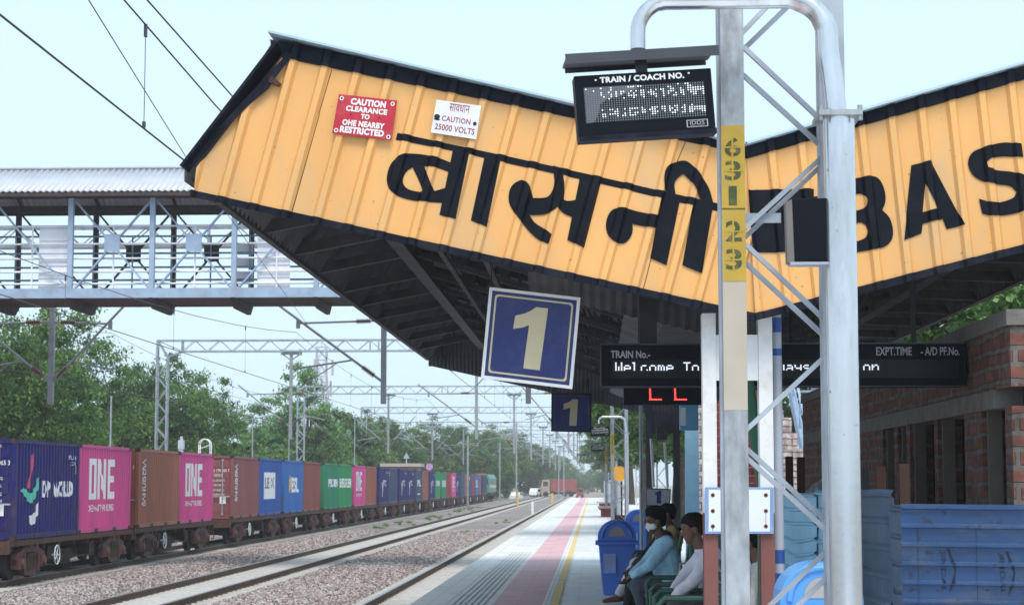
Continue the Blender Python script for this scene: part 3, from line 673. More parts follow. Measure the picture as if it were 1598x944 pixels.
for k, x in enumerate(xv):
    MB().bar((x,YB,zb1), (x,YB,zt-.04), .15, .17).build('truss_post', bl, t)
    MB().bar((x,YF2,zb1), (x,YF2,zt-.04), .15, .17).build('truss_post', brd, t)
    MB().prism([(x-.06,YB-.15,zb0-.003),(x-.06,YB+.3,zb0-.30),(x-.06,YF2-.3,zb0-.30),(x-.06,YF2+.15,zb0-.003)], (.12,0,0)).build('cross_girder', brd, t)
    if k+1 < len(xv):
        kind = pans.get(k, 'l' if k % 2 else 'r')
        for (y, m_) in ((YB+.10, bl), (YF2-.10, brd)):
            a = (x+.1,y,zt-.1); b = (xv[k+1]-.1,y,zb1); c = (x+.1,y,zb1); d = (xv[k+1]-.1,y,zt-.1)
            if kind in 'lx': MB().bar(a, b, .11, .05).build('diagonal', m_, t)
            if kind in 'rx': MB().bar(Vector(c)+Vector((0,.055,0)), Vector(d)+Vector((0,.055,0)), .11, .05).build('diagonal', m_, t)
            if kind == 'x': xm = (x+xv[k+1])/2; zm = (zt+zb1)/2; MB().bb((xm-.24,y-.05,zm-.27), (xm+.24,y-.03,zm+.27)).build('gusset_plate', m_, t)
for y, m_ in ((YB+.26, lil), (YF2-.26, bl)):
    r = MB()
    for py_ in (347, 375, 398, 419, 438): z = ZY(py_, YB); r.tube([(XL,y,z),(XR,y,z)], .032, 6)
    for k in range(len(xv)*2-1): x = XL+k*(xv[1]-xv[0])/2; r.bar((x,y,zb1-.1), (x,y,ZY(346,YB)), .045)
    r.build('railing', m_, t)
for x0, x1 in ((47, 99), (394, 446), (-160,-100)):
    m = MB(); xa, xb = XY(x0, YB), XY(x1, YB); z0, z1 = zb1-.02, ZY(349, YB); n_ = 5
    for k in range(n_): za = z0+(z1-z0)*k/n_; zc = z0+(z1-z0)*(k+1)/n_; m.add([(xa,YB+.32,za),(xb,YB+.32,za),(xb,YB+.36,zc-.02),(xa,YB+.36,zc-.02)], [(0,1,2,3)]); m.add([(xa,YB+.36,zc-.02),(xb,YB+.36,zc-.02),(xb,YB+.32,zc),(xa,YB+.32,zc)], [(0,1,2,3)])
    m.build('side_panel', lil, t)
fib = bpy.data.materials.new('translucent fibre sheet'); fib.use_nodes = True; n = fib.node_tree.nodes; l = fib.node_tree.links
n['Principled BSDF'].inputs['Base Color'].default_value = (.80,.80,.88,1); tr_ = n.new('ShaderNodeBsdfTranslucent'); tr_.inputs[0].default_value = (.86,.86,.93,1); mxs = n.new('ShaderNodeMixShader'); mxs.inputs[0].default_value = .7
l.new(n['Principled BSDF'].outputs[0], mxs.inputs[1]); l.new(tr_.outputs[0], mxs.inputs[2]); l.new(mxs.outputs[0], n['Material Output'].inputs[0])
for x0, x1 in ((366,392),):
    m = MB(); xa, xb = XY(x0, YF2), XY(x1, YF2)
    for py0, py1 in ((441,420),(417,399),(396,378)): m.bb((xa,YF2-.20,ZY(py0,YF2)), (xb,YF2-.195,ZY(py1,YF2)))
    m.build('fibre_panel', fib, t)
# roof of corrugated sheets, two slopes
ze = ZY(293, YB-.6); zr = ZY(259, (YB+YF2)/2); ym = (YB+YF2)/2
def corr_sheet(mb, p, q, run, pitch, amp, nrm, sm=False):
    """sheet spanned p->q (straight way) and repeated along run with a wave"""
    p = Vector(p); q = Vector(q); run = Vector(run); L = run.length; n_ = int(L/pitch); vs = []
    for i in range(n_*4+1):
        o_ = run*(i/(n_*4)); h = nrm*(amp*[0,1,0,-1][i % 4]); vs += [p+o_+h, q+o_+h]
    mb.add(vs, [(2*i, 2*i+2, 2*i+3, 2*i+1) for i in range(n_*4)], sm)
for ye in (YB-.6, YF2+.6):
    m = MB(); corr_sheet(m, (XL,ye,ze), (XL,ym,zr), (XR-XL,0,0), .19, .03, Z3, True); o = m.build('roof_sheet', rfs, t)
    s_ = o.modifiers.new('thickness', 'SOLIDIFY'); s_.thickness = .012
    MB().bb((XL,ye-.04 if ye < ym else ye-.04,ze-.16), (XR,ye+.04,ze-.05)).build('eave_purlin', brd, t)
m = MB()
for x in xv:
    for ye in (YB-.5, YF2+.5): m.bar((x,ye,ze-.05), (x,ym,zr-.06), .07)
m.build('rafters', brd, t)
MB().tube([(XL,ym,zr+.045),(XR,ym,zr+.045)], .06, 8).build('ridge_cap', rfs, t)
for x in (4.5, 7.0, -24.5):
    for y in (YB, YF2): MB().bar((x,y,-1.4 if x < 0 else 0), (x,y,zb0-.003), .32).build('bridge_column', bl, t)
# stair flight down to the platform, behind the canopy
t = thing('footbridge_staircase', (6.2, 50, 0), 'grey blue steel stair flight coming down from the footbridge behind the fence', 'staircase')
for x in (5.3, 6.9):
    MB().bar((x,56.3,zb0+.1), (x,44,.15), .12, .34).build('stringer', bl, t)
    m = MB(); m.bar((x,56.3,zb0+1.1), (x,44,1.15), .06); m.bar((x,56.3,zb0+.6), (x,44,.65), .04)
    for k in range(9): q = k/8; m.bar((x,56.2-12.1*q,zb0+.1+(.15-zb0-.1)*q), (x,56.2-12.1*q,zb0+1.1+(1.15-zb0-1.1)*q), .05)
    m.build('handrail', bl, t)
m = MB()
for k in range(34): q = (k+.5)/34; m.bb((5.37,56.3-12.3*q-.16,zb0+.1+(.15-zb0-.1)*q), (6.83,56.3-12.3*q+.16,zb0+.15+(.15-zb0-.1)*q))
m.build('treads', galv_d, t)
for y in (47.5, 52): MB().bar((6.1,y,0), (6.1,y,zb0*(y-44)/12.3-.25), .2).build('bridge_column', bl, t)
# ------------------------------------------------------------------ trees
bark = mat('bark', (.09,.065,.05), .95, 0, .3, 6, bump=.5)
lf_d = island_mat('dark neem leaves', [(0,(.032,.08,.022)),(.5,(.10,.20,.052)),(1,(.25,.37,.11))], .6, .38, .45, .45)
lf_l = island_mat('light green leaves', [(0,(.07,.16,.04)),(.5,(.17,.32,.10)),(1,(.27,.43,.16))], .6, .4, .45, .4)
lf_m = island_mat('dusty green leaves', [(0,(.04,.09,.026)),(.5,(.10,.18,.055)),(1,(.20,.29,.10))], .6, .36, .45, .4)
def make_tree(name, label, H, RX, RZ_, zc, lm, clumps, per, leaf, rnd, loc=(0,0,0), flat=.55, lean=0):
    rd = random.Random(rnd); t = thing(name, loc, label, 'tree'); b = Vector(loc)
    tr = MB(); cs = []
    for i in range(clumps):
        while True:
            v = Vector((rd.uniform(-1,1), rd.uniform(-1,1), rd.uniform(-1,1)))
            if .25 < v.length < 1: break
        v = v.normalized()*(v.length**.45)
        k = 1+.22*math.sin(3.1*v.x+rnd)+.18*math.sin(4.3*v.y+2*rnd)+.12*math.sin(5*v.z+rnd)
        cs.append(Vector((v.x*RX*k+lean*v.z, v.y*RX*k, zc+v.z*RZ_*k)))
    h0 = max(1.2, zc-RZ_*.85); r0 = H*.022+.06
    tr.tube([b, b+Vector((.05,.1,h0*.5)), b+Vector((.1,.05,h0)), b+Vector((lean*.3,0,zc)), b+Vector((lean*.5,.2,zc+RZ_*.6))], [r0*1.3, r0, r0*.85, r0*.5, r0*.12], 9)
    for c in cs[:22]:
        s_ = Vector((.1,.05,h0+rd.uniform(-.1,.6)*(zc-h0))); m_ = s_*.45+c*.55+Vector((rd.uniform(-.3,.3),rd.uniform(-.3,.3),.25))
        tr.tube([b+s_, b+m_, b+c], [r0*.42, r0*.25, r0*.06], 6)
    tr.build('trunk', bark, t)
    vs = []; fs = []
    for c in cs:
        cr_ = rd.uniform(.5, 1.25)*RX*.215
        for _ in range(per):
            v = Vector((rd.gauss(0,.5), rd.gauss(0,.5), rd.gauss(0,.5)*flat+.05))*cr_ + c
            d = Vector((rd.uniform(-1,1), rd.uniform(-1,1), rd.uniform(-1.1,.25))).normalized()
            u = (d.cross(Z3)+Vector((0,0,rd.uniform(-.35,.35)))).normalized()
            s_ = leaf*rd.uniform(.6,1.4); k = len(vs); w_ = u*s_*.34
            vs += [v, v+d*s_*.45+w_, v+d*s_, v+d*s_*.45-w_]; fs.append((k,k+1,k+2,k+3))
    me = bpy.data.meshes.new('crown'); me.from_pydata([tuple(v) for v in vs], [], fs); o = link('crown', me, lm, t)
    return t
def ttag(t, label, group='trees behind the railway'): tag(t, label, 'tree', group); return t
neem = make_tree('neem_tree', 'large dark green neem tree at the left edge behind the navy container', 11, 5.2, 4.6, 6.4, lf_d, 165, 230, .25, 3, (-34,100,-1.4), .42); ttag(neem, neem['label'])
lite = make_tree('leafy_tree', 'light green leafy tree rising behind the blue and green containers', 11, 4.0, 4.4, 5.6, lf_l, 140, 190, .27, 8, (XY(478,178),178,-1.4), .42); ttag(lite, lite['label'])
dust = make_tree('bushy_tree', 'dusty green bushy tree beyond the tall light green tree', 9, 4.4, 3.6, 4.6, lf_m, 130, 170, .30, 14, (XY(520,192),192,-1.4), .45); ttag(dust, dust['label'])
lite.scale = (.95,.95,(ZY(584,178)+1.4)/10.6); dust.scale = ((ZY(645,192)+1.4)/8.8,)*3; neem.scale = (1.08,)*3
def tp(px, Y, py, ref, lb, H, g='trees behind the railway', rz=None):
    z1 = ZY(py, Y)+1.4; s = z1/H
    k = .74 if ref is neem and Y < 140 else .88
    q = dup(ref, (XY(px, Y), Y, -1.4), lb, random.uniform(0, 6.28), (s*k, s*k, s)); q['group'] = g
TT = [(0,84,500,0,'dark neem tree cut by the left frame edge'),(150,120,592,0,'lower dark neem crown right of the leftmost drop arm'),(212,124,570,0,'dark neem tree above the pink and orange brown containers'),(262,128,580,0,'dark neem tree just right of the first portal leg'),(305,134,606,0,'dark neem tree above the maroon container, last of the dark row'),(62,112,487,0,'tallest neem crown behind the row at left'),
 (388,160,655,1,'light green tree low behind the white-square container'),(432,186,632,1,'light green tree left of the second portal leg'),(520,186,668,1,'small light green tree right of the lattice tower'),(350,190,660,2,'grey green tree between the dark row and the light green trees'),
 (575,228,655,0,'dark rounded tree beside the third portal leg'),(603,236,650,0,'dark tree above the third pink container'),(632,245,690,2,'dusty tree above the first navy white-script container'),(655,262,672,2,'dusty tree left of the tall drop arm'),(690,275,660,0,'dark tree beside the tall drop arm mid distance'),(715,292,668,2,'dusty tree above the far green containers'),(742,300,672,0,'dark tree over the far pink container'),(765,320,690,2,'dusty tree above the far navy container'),(790,350,670,0,'tall hazy tree above the locomotive'),(812,380,678,2,'hazy tree right of the locomotive'),(832,420,690,0,'hazy tree left of the level crossing truck'),(850,470,700,2,'pale hazy tree above the truck cab'),(866,520,708,0,'very pale tree over the truck body'),(885,600,722,2,'palest far tree above the truck tail'),(905,680,730,0,'faint tree on the skyline beyond the level crossing'),(560,200,712,2,'low bushy tree between the light green and dark rounded trees'),(475,172,668,2,'low bushy tree behind the yellow-leaf container'),(385,190,668,2,'hazy tree top seen above the dark neem row'),(235,122,650,0,'low dark bush crown behind the second pink container'),(50,90,560,0,'dark lower crown behind the navy emblem container'),(735,420,700,2,'hazy tree deep behind the far pink container'),(700,380,700,2,'hazy tree deep behind the far green containers'),(660,330,700,0,'hazy dark tree deep behind the slate print container'),(918,560,735,2,'pale tree at the end of the track beyond the rickshaw'),(932,640,728,0,'faint tree at the very end of the platform line'),(895,520,738,2,'low pale bush just above the lorry tail'),(948,480,725,2,'hazy tree right behind the far white fence')]
HH = [ (neem, 11.6), (lite, 10.6), (dust, 8.8)]
for px, Y, py, k, lb in TT: tp(px, Y, py, HH[k][0], lb, HH[k][1])
# right side trees
plt = make_tree('platform_tree', 'dark feathery neem tree overhanging the far platform', 8, 3.3, 2.5, 4.9, lf_d, 110, 170, .22, 21, (3.1,70,0), .42); ttag(plt, plt['label'], 'trees along the platform')
for x, y, s, lb in ((2.6,92,1.0,'neem tree further along the platform behind the second coach board'),(5.5,110,1.15,'neem tree right of the far white fence'),(3.0,150,1.1,'neem tree over the far end of the platform'),(7.5,78,1.2,'neem tree behind the far platform column'),(2.4,260,1.2,'hazy neem tree beyond the platform end'),(4.0,340,1.4,'pale neem tree beyond the platform end near the crossing')):
    q = dup(plt, (x,y,0), lb, random.uniform(0,6.28), s)
rt = make_tree('roadside_tree', 'green leafy tree above the brick wall at the right edge', 7, 2.2, 1.5, 5.5, lf_l, 90, 330, .13, 33, (8.2,33,0), .5); ttag(rt, rt['label'], 'trees along the platform')
q = dup(rt, (7.2,42,0), 'green tree showing behind the blue-roofed hut', 2.0, 1.0)
# ------------------------------------------------------------------ far things
t = thing('lattice_tower', (-41.5,290,-1.4), 'tall pale lattice telecom tower rising behind the light green tree', 'tower')
tw = mat('hazy tower paint', (.45,.42,.48), .6); Xt, Yt = XY(500,290), 290; zt_ = ZY(522,290); z1_ = ZY(545,290)
t.location = (Xt, Yt, -1.4); m = MB()
def tw_w(z): return 2.2-(2.2-.75)*min(1, (z+1.4)/(zt_*.8))
z = -1.4
while z < z1_-1:
    a, b = tw_w(z), tw_w(z+2)
    for s, u in ((-1,-1),(1,-1),(1,1),(-1,1)): m.bar((Xt+s*a,Yt+u*a,z), (Xt+s*b,Yt+u*b,z+2), .16)
    for s in (-1, 1): m.bar((Xt-a,Yt+s*a,z), (Xt+b,Yt+s*b,z+2), .09); m.bar((Xt+a,Yt+s*a,z), (Xt-b,Yt+s*b,z+2), .09); m.bar((Xt-b,Yt+s*b,z+2), (Xt+b,Yt+s*b,z+2), .09); m.bar((Xt+s*a,Yt-a,z), (Xt+s*b,Yt+b,z+2), .09)
    z += 2
m.build('lattice', tw, t); MB().bar((Xt,Yt,z), (Xt,Yt,zt_), .1).build('spike', tw, t)
for k in range(9):
    a = k*.7; zz = z1_-1.5-(k % 3)*3.2; MB().bar((Xt+1.7*math.cos(a),Yt+1.7*math.sin(a),zz), (Xt+1.7*math.cos(a),Yt+1.7*math.sin(a),zz-2.4), .32).build('antenna', tw, t)
# lamp posts beyond the train
for px, py, Y, lb in ((171,618,79,'thin white pole among the neem trees above the pink container'),(393,652,106,'thin white pole above the blue white-square container'),(450,658,122,'thin white pole above the yellow-leaf container'),(553,650,152,'thin white pole above the leaf green container')):
    x = XY(px, Y); z = ZY(py, Y); m = MB(); m.tube([(x,Y,-1.4),(x,Y,z-.02)], [.055,.035], 8); m.tube([(x,Y,z-.02),(x,Y,z+.04)], .05, 8)
    tag(m.build('lamp_post', galv_d), lb, 'lamp post', 'thin poles behind the train')
x, Y = XY(318, 90), 90; m = MB(); zz = ZY(700, Y); z1 = ZY(685, Y)
for q in (0, .35): m.tube([(x-.27+0,Y+q,-1.4),(x-.27,Y+q,z1-.25)]+[(x-.27*math.cos(k*math.pi/8),Y+q,z1-.25+.27*math.sin(k*math.pi/8)) for k in range(9)]+[(x+.27,Y+q,-1.4)], .03, 6)
m.bar((x-.27,Y,zz), (x+.27,Y,zz+.2), .04); tag(m.build('ladder_hoop', white_p), 'white arched ladder hoop showing above the second pink container', 'ladder')
x, Y = XY(282, 84), 84; m = MB(); m.bb((x-.09,Y-.09,-1.4), (x+.09,Y+.09,ZY(700,Y))); m.bb((x-.13,Y-.12,ZY(700,Y)), (x+.13,Y+.12,ZY(686,Y))); m.tube([(x,Y,ZY(686,Y)),(x,Y,ZY(680,Y))], .07, 8)
tag(m.build('signal_box_post', mat('pale relay box paint', (.50,.56,.62), .5)), 'pale blue white relay box on post behind the orange brown container', 'relay box')
t = thing('trackside_hut', (XY(628,190),190,-1.4), 'salmon pink trackside hut behind the navy containers', 'hut'); x = t.location.x
MB().bb((x-1.7,188,-1.4), (x+1.7,192,ZY(728,190))).build('wall', mat('salmon plaster', (.55,.28,.24), .9, dirt=(.3,.2,.17)), t); MB().bb((x-2,187.6,ZY(728,190)), (x+2,192.4,ZY(723,190))).build('roof', mat('pale roof slab', (.5,.42,.4), .8), t)
def roundsign(px, py, Y, r, col, lb, tri=False):
    x, z = XY(px, Y), ZY(py, Y); t = thing('trackside_sign', (x,Y,-1.4), lb, 'sign', 'small trackside signs'); MB().tube([(x,Y,-1.4),(x,Y,z)], .05, 6).build('post', white_p, t)
    n_ = 3 if tri else 24; a0 = math.pi/2; m = MB(); m.prism([(x+r*math.cos(a0+k*2*math.pi/n_),Y-.06,z+r*math.sin(a0+k*2*math.pi/n_)) for k in range(n_)], (0,-.03,0)); m.build('sign_plate', col, t)
roundsign(670, 728, 222, .42, mat('purple pink sign', (.5,.25,.5)), 'round purple pink sign above the containers mid train')
roundsign(634, 712, 200, .42, mat('grey blue sign', (.42,.47,.56)), 'grey blue triangular sign above the navy containers', True)
# level crossing, truck and car
tarm = mat('road tarmac', (.10,.10,.10), .9, 0, .2, 2)
o = MB().add([(-120,372,-1.005),(-4.5,372,-.995),(60,372,-.995),(60,381,-.995),(-4.5,381,-.995),(-120,381,-1.005)], [(0,1,4,5),(1,2,3,4)]).build('crossing_road', tarm); tag(o, kind='structure')
def vehicle_wheels(t, xs, y0, y1, r, z0):
    for x in xs:
        for y in (y0, y1): MB().tube([(x,y-.15,z0+r),(x,y+.15,z0+r)], r, 16).build('wheel', wheel_m, t)
Yk = 376; z0 = -.99; xa, xb = XY(844, Yk), XY(900, Yk)
t = thing('lorry', ((xa+xb)/2, Yk, z0), 'lorry with cream cab and long dull red body on the level crossing', 'lorry')
redb = mat('truck body red', (.30,.045,.045), .6, dirt=(.4,.2,.17), damt=.4); crm = mat('truck cream', (.38,.30,.24), .6)
MB().bb((xa+2.0,Yk-1.2,z0+1.15), (xb,Yk+1.2,z0+3.35)).build('cargo_body', redb, t); m = MB()
for k in range(9): x = xa+2.2+k*(xb-xa-2.4)/8; m.bb((x-.05,Yk-1.25,z0+1.2), (x+.05,Yk-1.201,z0+3.3))
m.bb((xa+2.0,Yk-1.26,z0+3.351), (xb,Yk+1.26,z0+3.5)); m.build('body_ribs', mat('dull truck ribs', (.30,.11,.09), .7), t)
m = MB(); m.prism([(xa,Yk-1.15,z0+.6),(xa+1.8,Yk-1.15,z0+.6),(xa+1.8,Yk-1.15,z0+3.4),(xa+.35,Yk-1.15,z0+3.4),(xa,Yk-1.15,z0+2.0)], (0,2.3,0)); m.build('cab', crm, t)
MB().bb((xa+.5,Yk-1.17,z0+2.1), (xa+1.4,Yk-1.151,z0+3.0)).build('window', gls, t); MB().bb((xa+.3,Yk-.5,z0+.55), (xb-.2,Yk+.5,z0+.95)).build('chassis', under, t)
vehicle_wheels(t, (xa+1.0, xb-2.4, xb-1.1), Yk-1.0, Yk+1.0, .52, z0)
xc = XY(836, Yk); t = thing('white_van', (xc, Yk-.6, z0), 'small white van waiting in front of the lorry cab', 'van')
MB().prism([(xc-1.6,Yk-1.4,z0+.35),(xc+1.2,Yk-1.4,z0+.35),(xc+1.2,Yk-1.4,z0+1.7),(xc-.9,Yk-1.4,z0+1.7),(xc-1.5,Yk-1.4,z0+1.0)], (0,1.6,0)).build('body', white_p, t, .04); vehicle_wheels(t, (xc-1.0, xc+.7), Yk-1.3, Yk+.1, .32, z0)
MB().bb((xc-.8,Yk-1.42,z0+1.05), (xc+.9,Yk-1.401,z0+1.5)).build('window', gls, t); t.rotation_euler = (0,0,R(70))
xc = XY(804, 330); t = thing('parked_car', (xc, 330, -1.4), 'white parked car beyond the locomotive', 'car')
MB().prism([(xc-2,329,-1.05),(xc+2,329,-1.05),(xc+2,329,-.45),(xc+1.2,329,-.35),(xc+.7,329,.12),(xc-.9,329,.12),(xc-1.5,329,-.35),(xc-2,329,-.45)], (0,1.7,0)).build('body', white_p, t, .05); vehicle_wheels(t, (xc-1.2, xc+1.2), 329.2, 330.5, .33, -1.4)
MB().prism([(xc-1.2,328.985,-.3),(xc+1.0,328.985,-.3),(xc+.6,328.985,.05),(xc-.8,328.985,.05)], (0,.013,0)).build('window', gls, t)
t.rotation_euler = (0,0,R(82))
xc = XY(905, 360); t = thing('auto_rickshaw', (xc, 360, -.99), 'small red and white auto rickshaw right of the lorry tail', 'auto rickshaw')
MB().prism([(xc-.65,359,-.7),(xc+.65,359,-.7),(xc+.65,359,.3),(xc+.55,359,.75),(xc-.55,359,.75),(xc-.65,359,.3)], (0,1.9,0)).build('body', redb, t, .04); vehicle_wheels(t, (xc-.5, xc+.5), 359.2, 360.6, .24, -.99)
MB().bb((xc-.5,358.98,.05), (xc+.5,358.999,.55)).build('window', gls, t)
for px, Y, h, col, lb in ((808,215,1.5,myel,'yellow marker post beside the far track'),(862,240,1.3,myel,'yellow marker post left of the lorry wheels'),(831,160,1.0,white_p,'white marker post in the ballast beside the middle track')):
    x = XY(px, Y); m = MB(); m.bb((x-.1,Y-.1,-1.1), (x+.1,Y+.1,-1.0+h)); m.prism([(x-.18,Y-.1,-1+h),(x+.18,Y-.1,-1+h),(x,Y-.1,-.8+h)], (0,.05,0)); tag(m.build('marker_post', col), lb, 'marker post', 'trackside marker posts')
def station_mast(x, Y, py, lb):
    z = ZY(py, Y); m = MB(); m.bar((x,Y,-1.2), (x,Y,z), .2); m.bar((x-1.2,Y,z-.8), (x+1.2,Y,z-.8), .06); m.bar((x-1.2,Y,z-2.2), (x,Y,z-.8), .05); tag(m.build('line_mast', ohe), lb, 'mast', 'distant line masts')
for px, Y, py, lb in ((806,240,660,'far line mast above the lorry cab'),(872,330,700,'far line mast above the lorry body'),(880,300,690,'far line mast at the tail of the lorry'),(780,290,690,'far line mast behind the locomotive'),(851,420,690,'far line mast left above the lorry'),(730,210,680,'far line mast above the far green containers')): station_mast(XY(px, Y), Y, py, lb)
# haze: one closed box of even air round the scene
hm = bpy.data.materials.new('haze air'); hm.use_nodes = True; n = hm.node_tree.nodes; n.remove(n['Principled BSDF'])
pv = n.new('ShaderNodeVolumePrincipled'); pv.inputs['Color'].default_value = (.92,.96,1,1); pv.inputs['Density'].default_value = .00045; pv.inputs['Anisotropy'].default_value = .2
hm.node_tree.links.new(pv.outputs[0], n['Material Output'].inputs['Volume'])
o = MB().bb((-1600,-60,-2.5), (1600,3400,ZY(515,290)+2)).build('haze', hm); tag(o, kind='stuff')
# ------------------------------------------------------------------ platform canopy with painted gable
YF, YE = 15.5, 39.2
ylw = mat('yellow painted sheet', (.77,.415,.145), .42, 0, .07, 1.6, dirt=(.53,.40,.25), damt=.75, dscale=2.0, stretch=(1,1,.45), bump=.05, bscale=8, dsharp=.3, specks=((.25,.12,.05), 26, .70))
ltr = mat('black painted lettering', (.006,.007,.013), .42, 0, .25, 4, dirt=(.022,.023,.03), damt=.4, dscale=6, spec=.12)
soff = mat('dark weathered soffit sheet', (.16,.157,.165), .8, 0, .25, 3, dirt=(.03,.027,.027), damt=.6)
rfb = mat('light blue roof sheet', (.42,.58,.70), .5, 0, .08, 2)
girder = mat('dark grey girder', (.075,.072,.078), .7, 0, .3, 4, dirt=(.035,.028,.025), damt=.5)
KL, KR = .27, -.11
UL = [431.7+52.3*k-52.3*4 for k in range(24)]; UR = [1371+48.2*k-48.2*5 for k in range(22)]
RB = [(-9.5,0),(-5.0,.030),(4.0,.030),(8.5,0)]
def rprof(u, ribs):
    best = 0
    for c in ribs:
        a = u-c
        if -9.5 < a < 8.5:
            best = .040*(a+9.5)/4.5 if a < -5 else (.040 if a < 4 else .040*(8.5-a)/4.5)
    return best + .002*math.sin(u*.09)+.0015*math.sin(u*.023)
def rd(px, py):                                        # relief of the corrugated fascia at a point of its face
    x_j = 1165+(py-235)*(15/255.)
    return rprof(px+KL*py, UL) if px < x_j else rprof(px+KR*py, UR)
def Fp(px, py, d=0): p = PY(px, py, YF); p.y -= d; return p
cutsL = [((u+b, 0, 0), (1, KL, 0)) for u in UL for b, _ in RB]; cutsR = [((u+b, 0, 0), (1, KR, 0)) for u in UR for b, _ in RB]
def onF(geo, d, side):
    jl = ((1165-235*15/255., 0, 0), (1, -15/255., 0))
    return wrap(geo, (cutsL if side == 'L' else cutsR), lambda v: Fp(v.x, v.y, d+(rprof(v.x+KL*v.y, UL) if side == 'L' else rprof(v.x+KR*v.y, UR))))
yT = lambda x: 85+(x-440)*.2085; yR = lambda x: 58+(x-422)*.2355
yBl = lambda x: 300+(x-305)*.2171
YTr = lambda x: 192-(x-1344)*.286; YRr = lambda x: 178-(x-1344)*.289; yBr = lambda x: 490-(x-1180)*.257
XA, XB_ = 1165, 1180
canopy = thing('platform_canopy', (1.2, 16, 0), 'butterfly platform canopy with yellow corrugated gable painted with black station name', 'canopy')
poly = lambda *p: ([Vector((x, y, 0)) for x, y in p], [tuple(range(len(p)))])
fl = onF(poly((443,yT(443)),(308,263),(304,300),(XB_,490),(XA,yT(XA))), 0, 'L')
frr = onF(poly((XA,YTr(XA)),(1178,490),(1905,yBr(1905)),(1895,yBr(1905)-40),(1790,YTr(1790))), -.004, 'R')
def thick(o, t_): s_ = o.modifiers.new('thickness', 'SOLIDIFY'); s_.thickness = t_; s_.offset = 0; return o
fa = thick(MB().add(*fl).build('fascia', ylw, canopy), .001); fb = thick(MB().add(*frr).build('fascia', ylw, canopy), .001)
# letters, outlines in the painted face
zc = lambda pts: [(580+x/2.777, 140+y/2.777) for x, y in pts]
zr_ = lambda pts: [(1300+x/2.248, 60+y/2.248) for x, y in pts]
DEV = [
 [zc([(112,188),(345,238),(600,292),(930,365),(1258,440),(1515,497),(1560,507),(1555,540),(1515,531),(1250,470),(990,408),(600,323),(360,268),(104,218)])],
 [zc([(345,318),(290,296),(235,284),(190,279),(150,279),(112,294),(84,322),(68,365),(67,405),(82,438),(118,464),(180,481),(240,487),(318,492),(335,420)]),
  zc([(178,338),(152,355),(137,385),(139,412),(163,434),(212,444),(222,440),(205,395)]), zc([(228,333),(285,340),(335,358),(325,425),(272,440),(255,402)])],
 [zc([(355,248),(427,264),(365,564),(294,543)])], [zc([(492,278),(563,292),(500,598),(430,567)])],
 [zc([(785,330),(792,400),(780,445),(755,468),(700,471),(692,440),(680,412),(662,397),(645,393),(615,410),(597,440),(595,485),(613,525),(650,575),(690,622),(730,655),(767,671),(781,630),(750,605),(708,578),(685,545),(740,543),(780,530),(806,511),(833,537),(868,553),(890,478),(852,483),(833,478),(836,430),(832,385),(822,340)])],
 [zc([(905,368),(997,388),(920,687),(848,652)])],
 [zc([(1150,528),(1100,514),(1058,515),(1032,533),(1017,570),(1017,608),(1034,645),(1065,666),(1096,665),(1120,642),(1131,612),(1130,583),(1180,593),(1235,602),(1250,548)])],
 [zc([(1262,440),(1340,460),(1278,762),(1207,730)])],
 [zc([(1275,452),(1267,395),(1274,350),(1300,324),(1355,309),(1397,336),(1432,380),(1462,430),(1480,492),(1425,480),(1405,430),(1380,395),(1350,367),(1327,384),(1312,410),(1318,465)])],
 [zc([(1398,472),(1481,492),(1430,797),(1346,761)])]]
LAT = [
 [[(1167,297),(1270,295),(1270,307),(1286,306),(1287,395),(1174,394)]],
 [zr_([(0,505),(85,490),(140,484),(166,500),(182,540),(183,575),(172,602),(198,630),(210,672),(204,708),(170,735),(85,750),(0,770)]), zr_([(45,558),(92,545),(114,558),(118,578),(104,598),(45,612)]), zr_([(45,665),(92,646),(114,655),(121,680),(106,704),(45,722)])],
 [zr_([(274,446),(341,430),(460,655),(398,670),(384,634),(314,651),(310,684),(247,710)]), zr_([(322,512),(366,598),(314,610)])],
 [zr_([(657,372),(664,420),(600,415),(556,421),(536,436),(541,454),(580,464),(632,470),(682,490),(706,530),(701,572),(680,600),(622,618),(560,623),(523,615),(511,563),(570,577),(628,562),(643,540),(620,519),(570,512),(520,500),(486,475),(473,435),(490,400),(540,379),(600,366)])],
 [zr_([(740,350),(795,336),(880,450),(880,314),(935,300),(935,555),(880,568),(795,440),(795,588),(740,602)])],
 [zr_([(985,288),(1040,274),(1040,528),(985,542)])]]
MB_ = MB()
for lp in DEV: MB_.add(*onF(shape2d(*[smooth_loop(q) for q in lp]), .0045+.001*DEV.index(lp), 'L'))
MB_.build('painted_letters', ltr, fa); MB_ = MB()
for lp in LAT: MB_.add(*onF(shape2d(*[smooth_loop(q) for q in lp]), .006, 'R'))
MB_.build('painted_letters', ltr, fb)
tag(fa, 'left gable half with Devanagari station name'); tag(fb, 'right gable half with Latin station name')
for (x0, y0), (x1, y1) in (((455,331),(498,178)),((497,178),(517,110)),((1003,452),(1052,262)),((1052,262),(1072,215))):
    MB().add(*onF(([Vector((x0,y0,0)),Vector((x0+1.3,y0,0)),Vector((x1+1.3,y1,0)),Vector((x1,y1,0))],[(0,1,2,3)]), .002, 'L')).build('sheet_seam', mat('dark seam gap', (.10,.05,.02), .9), fa)
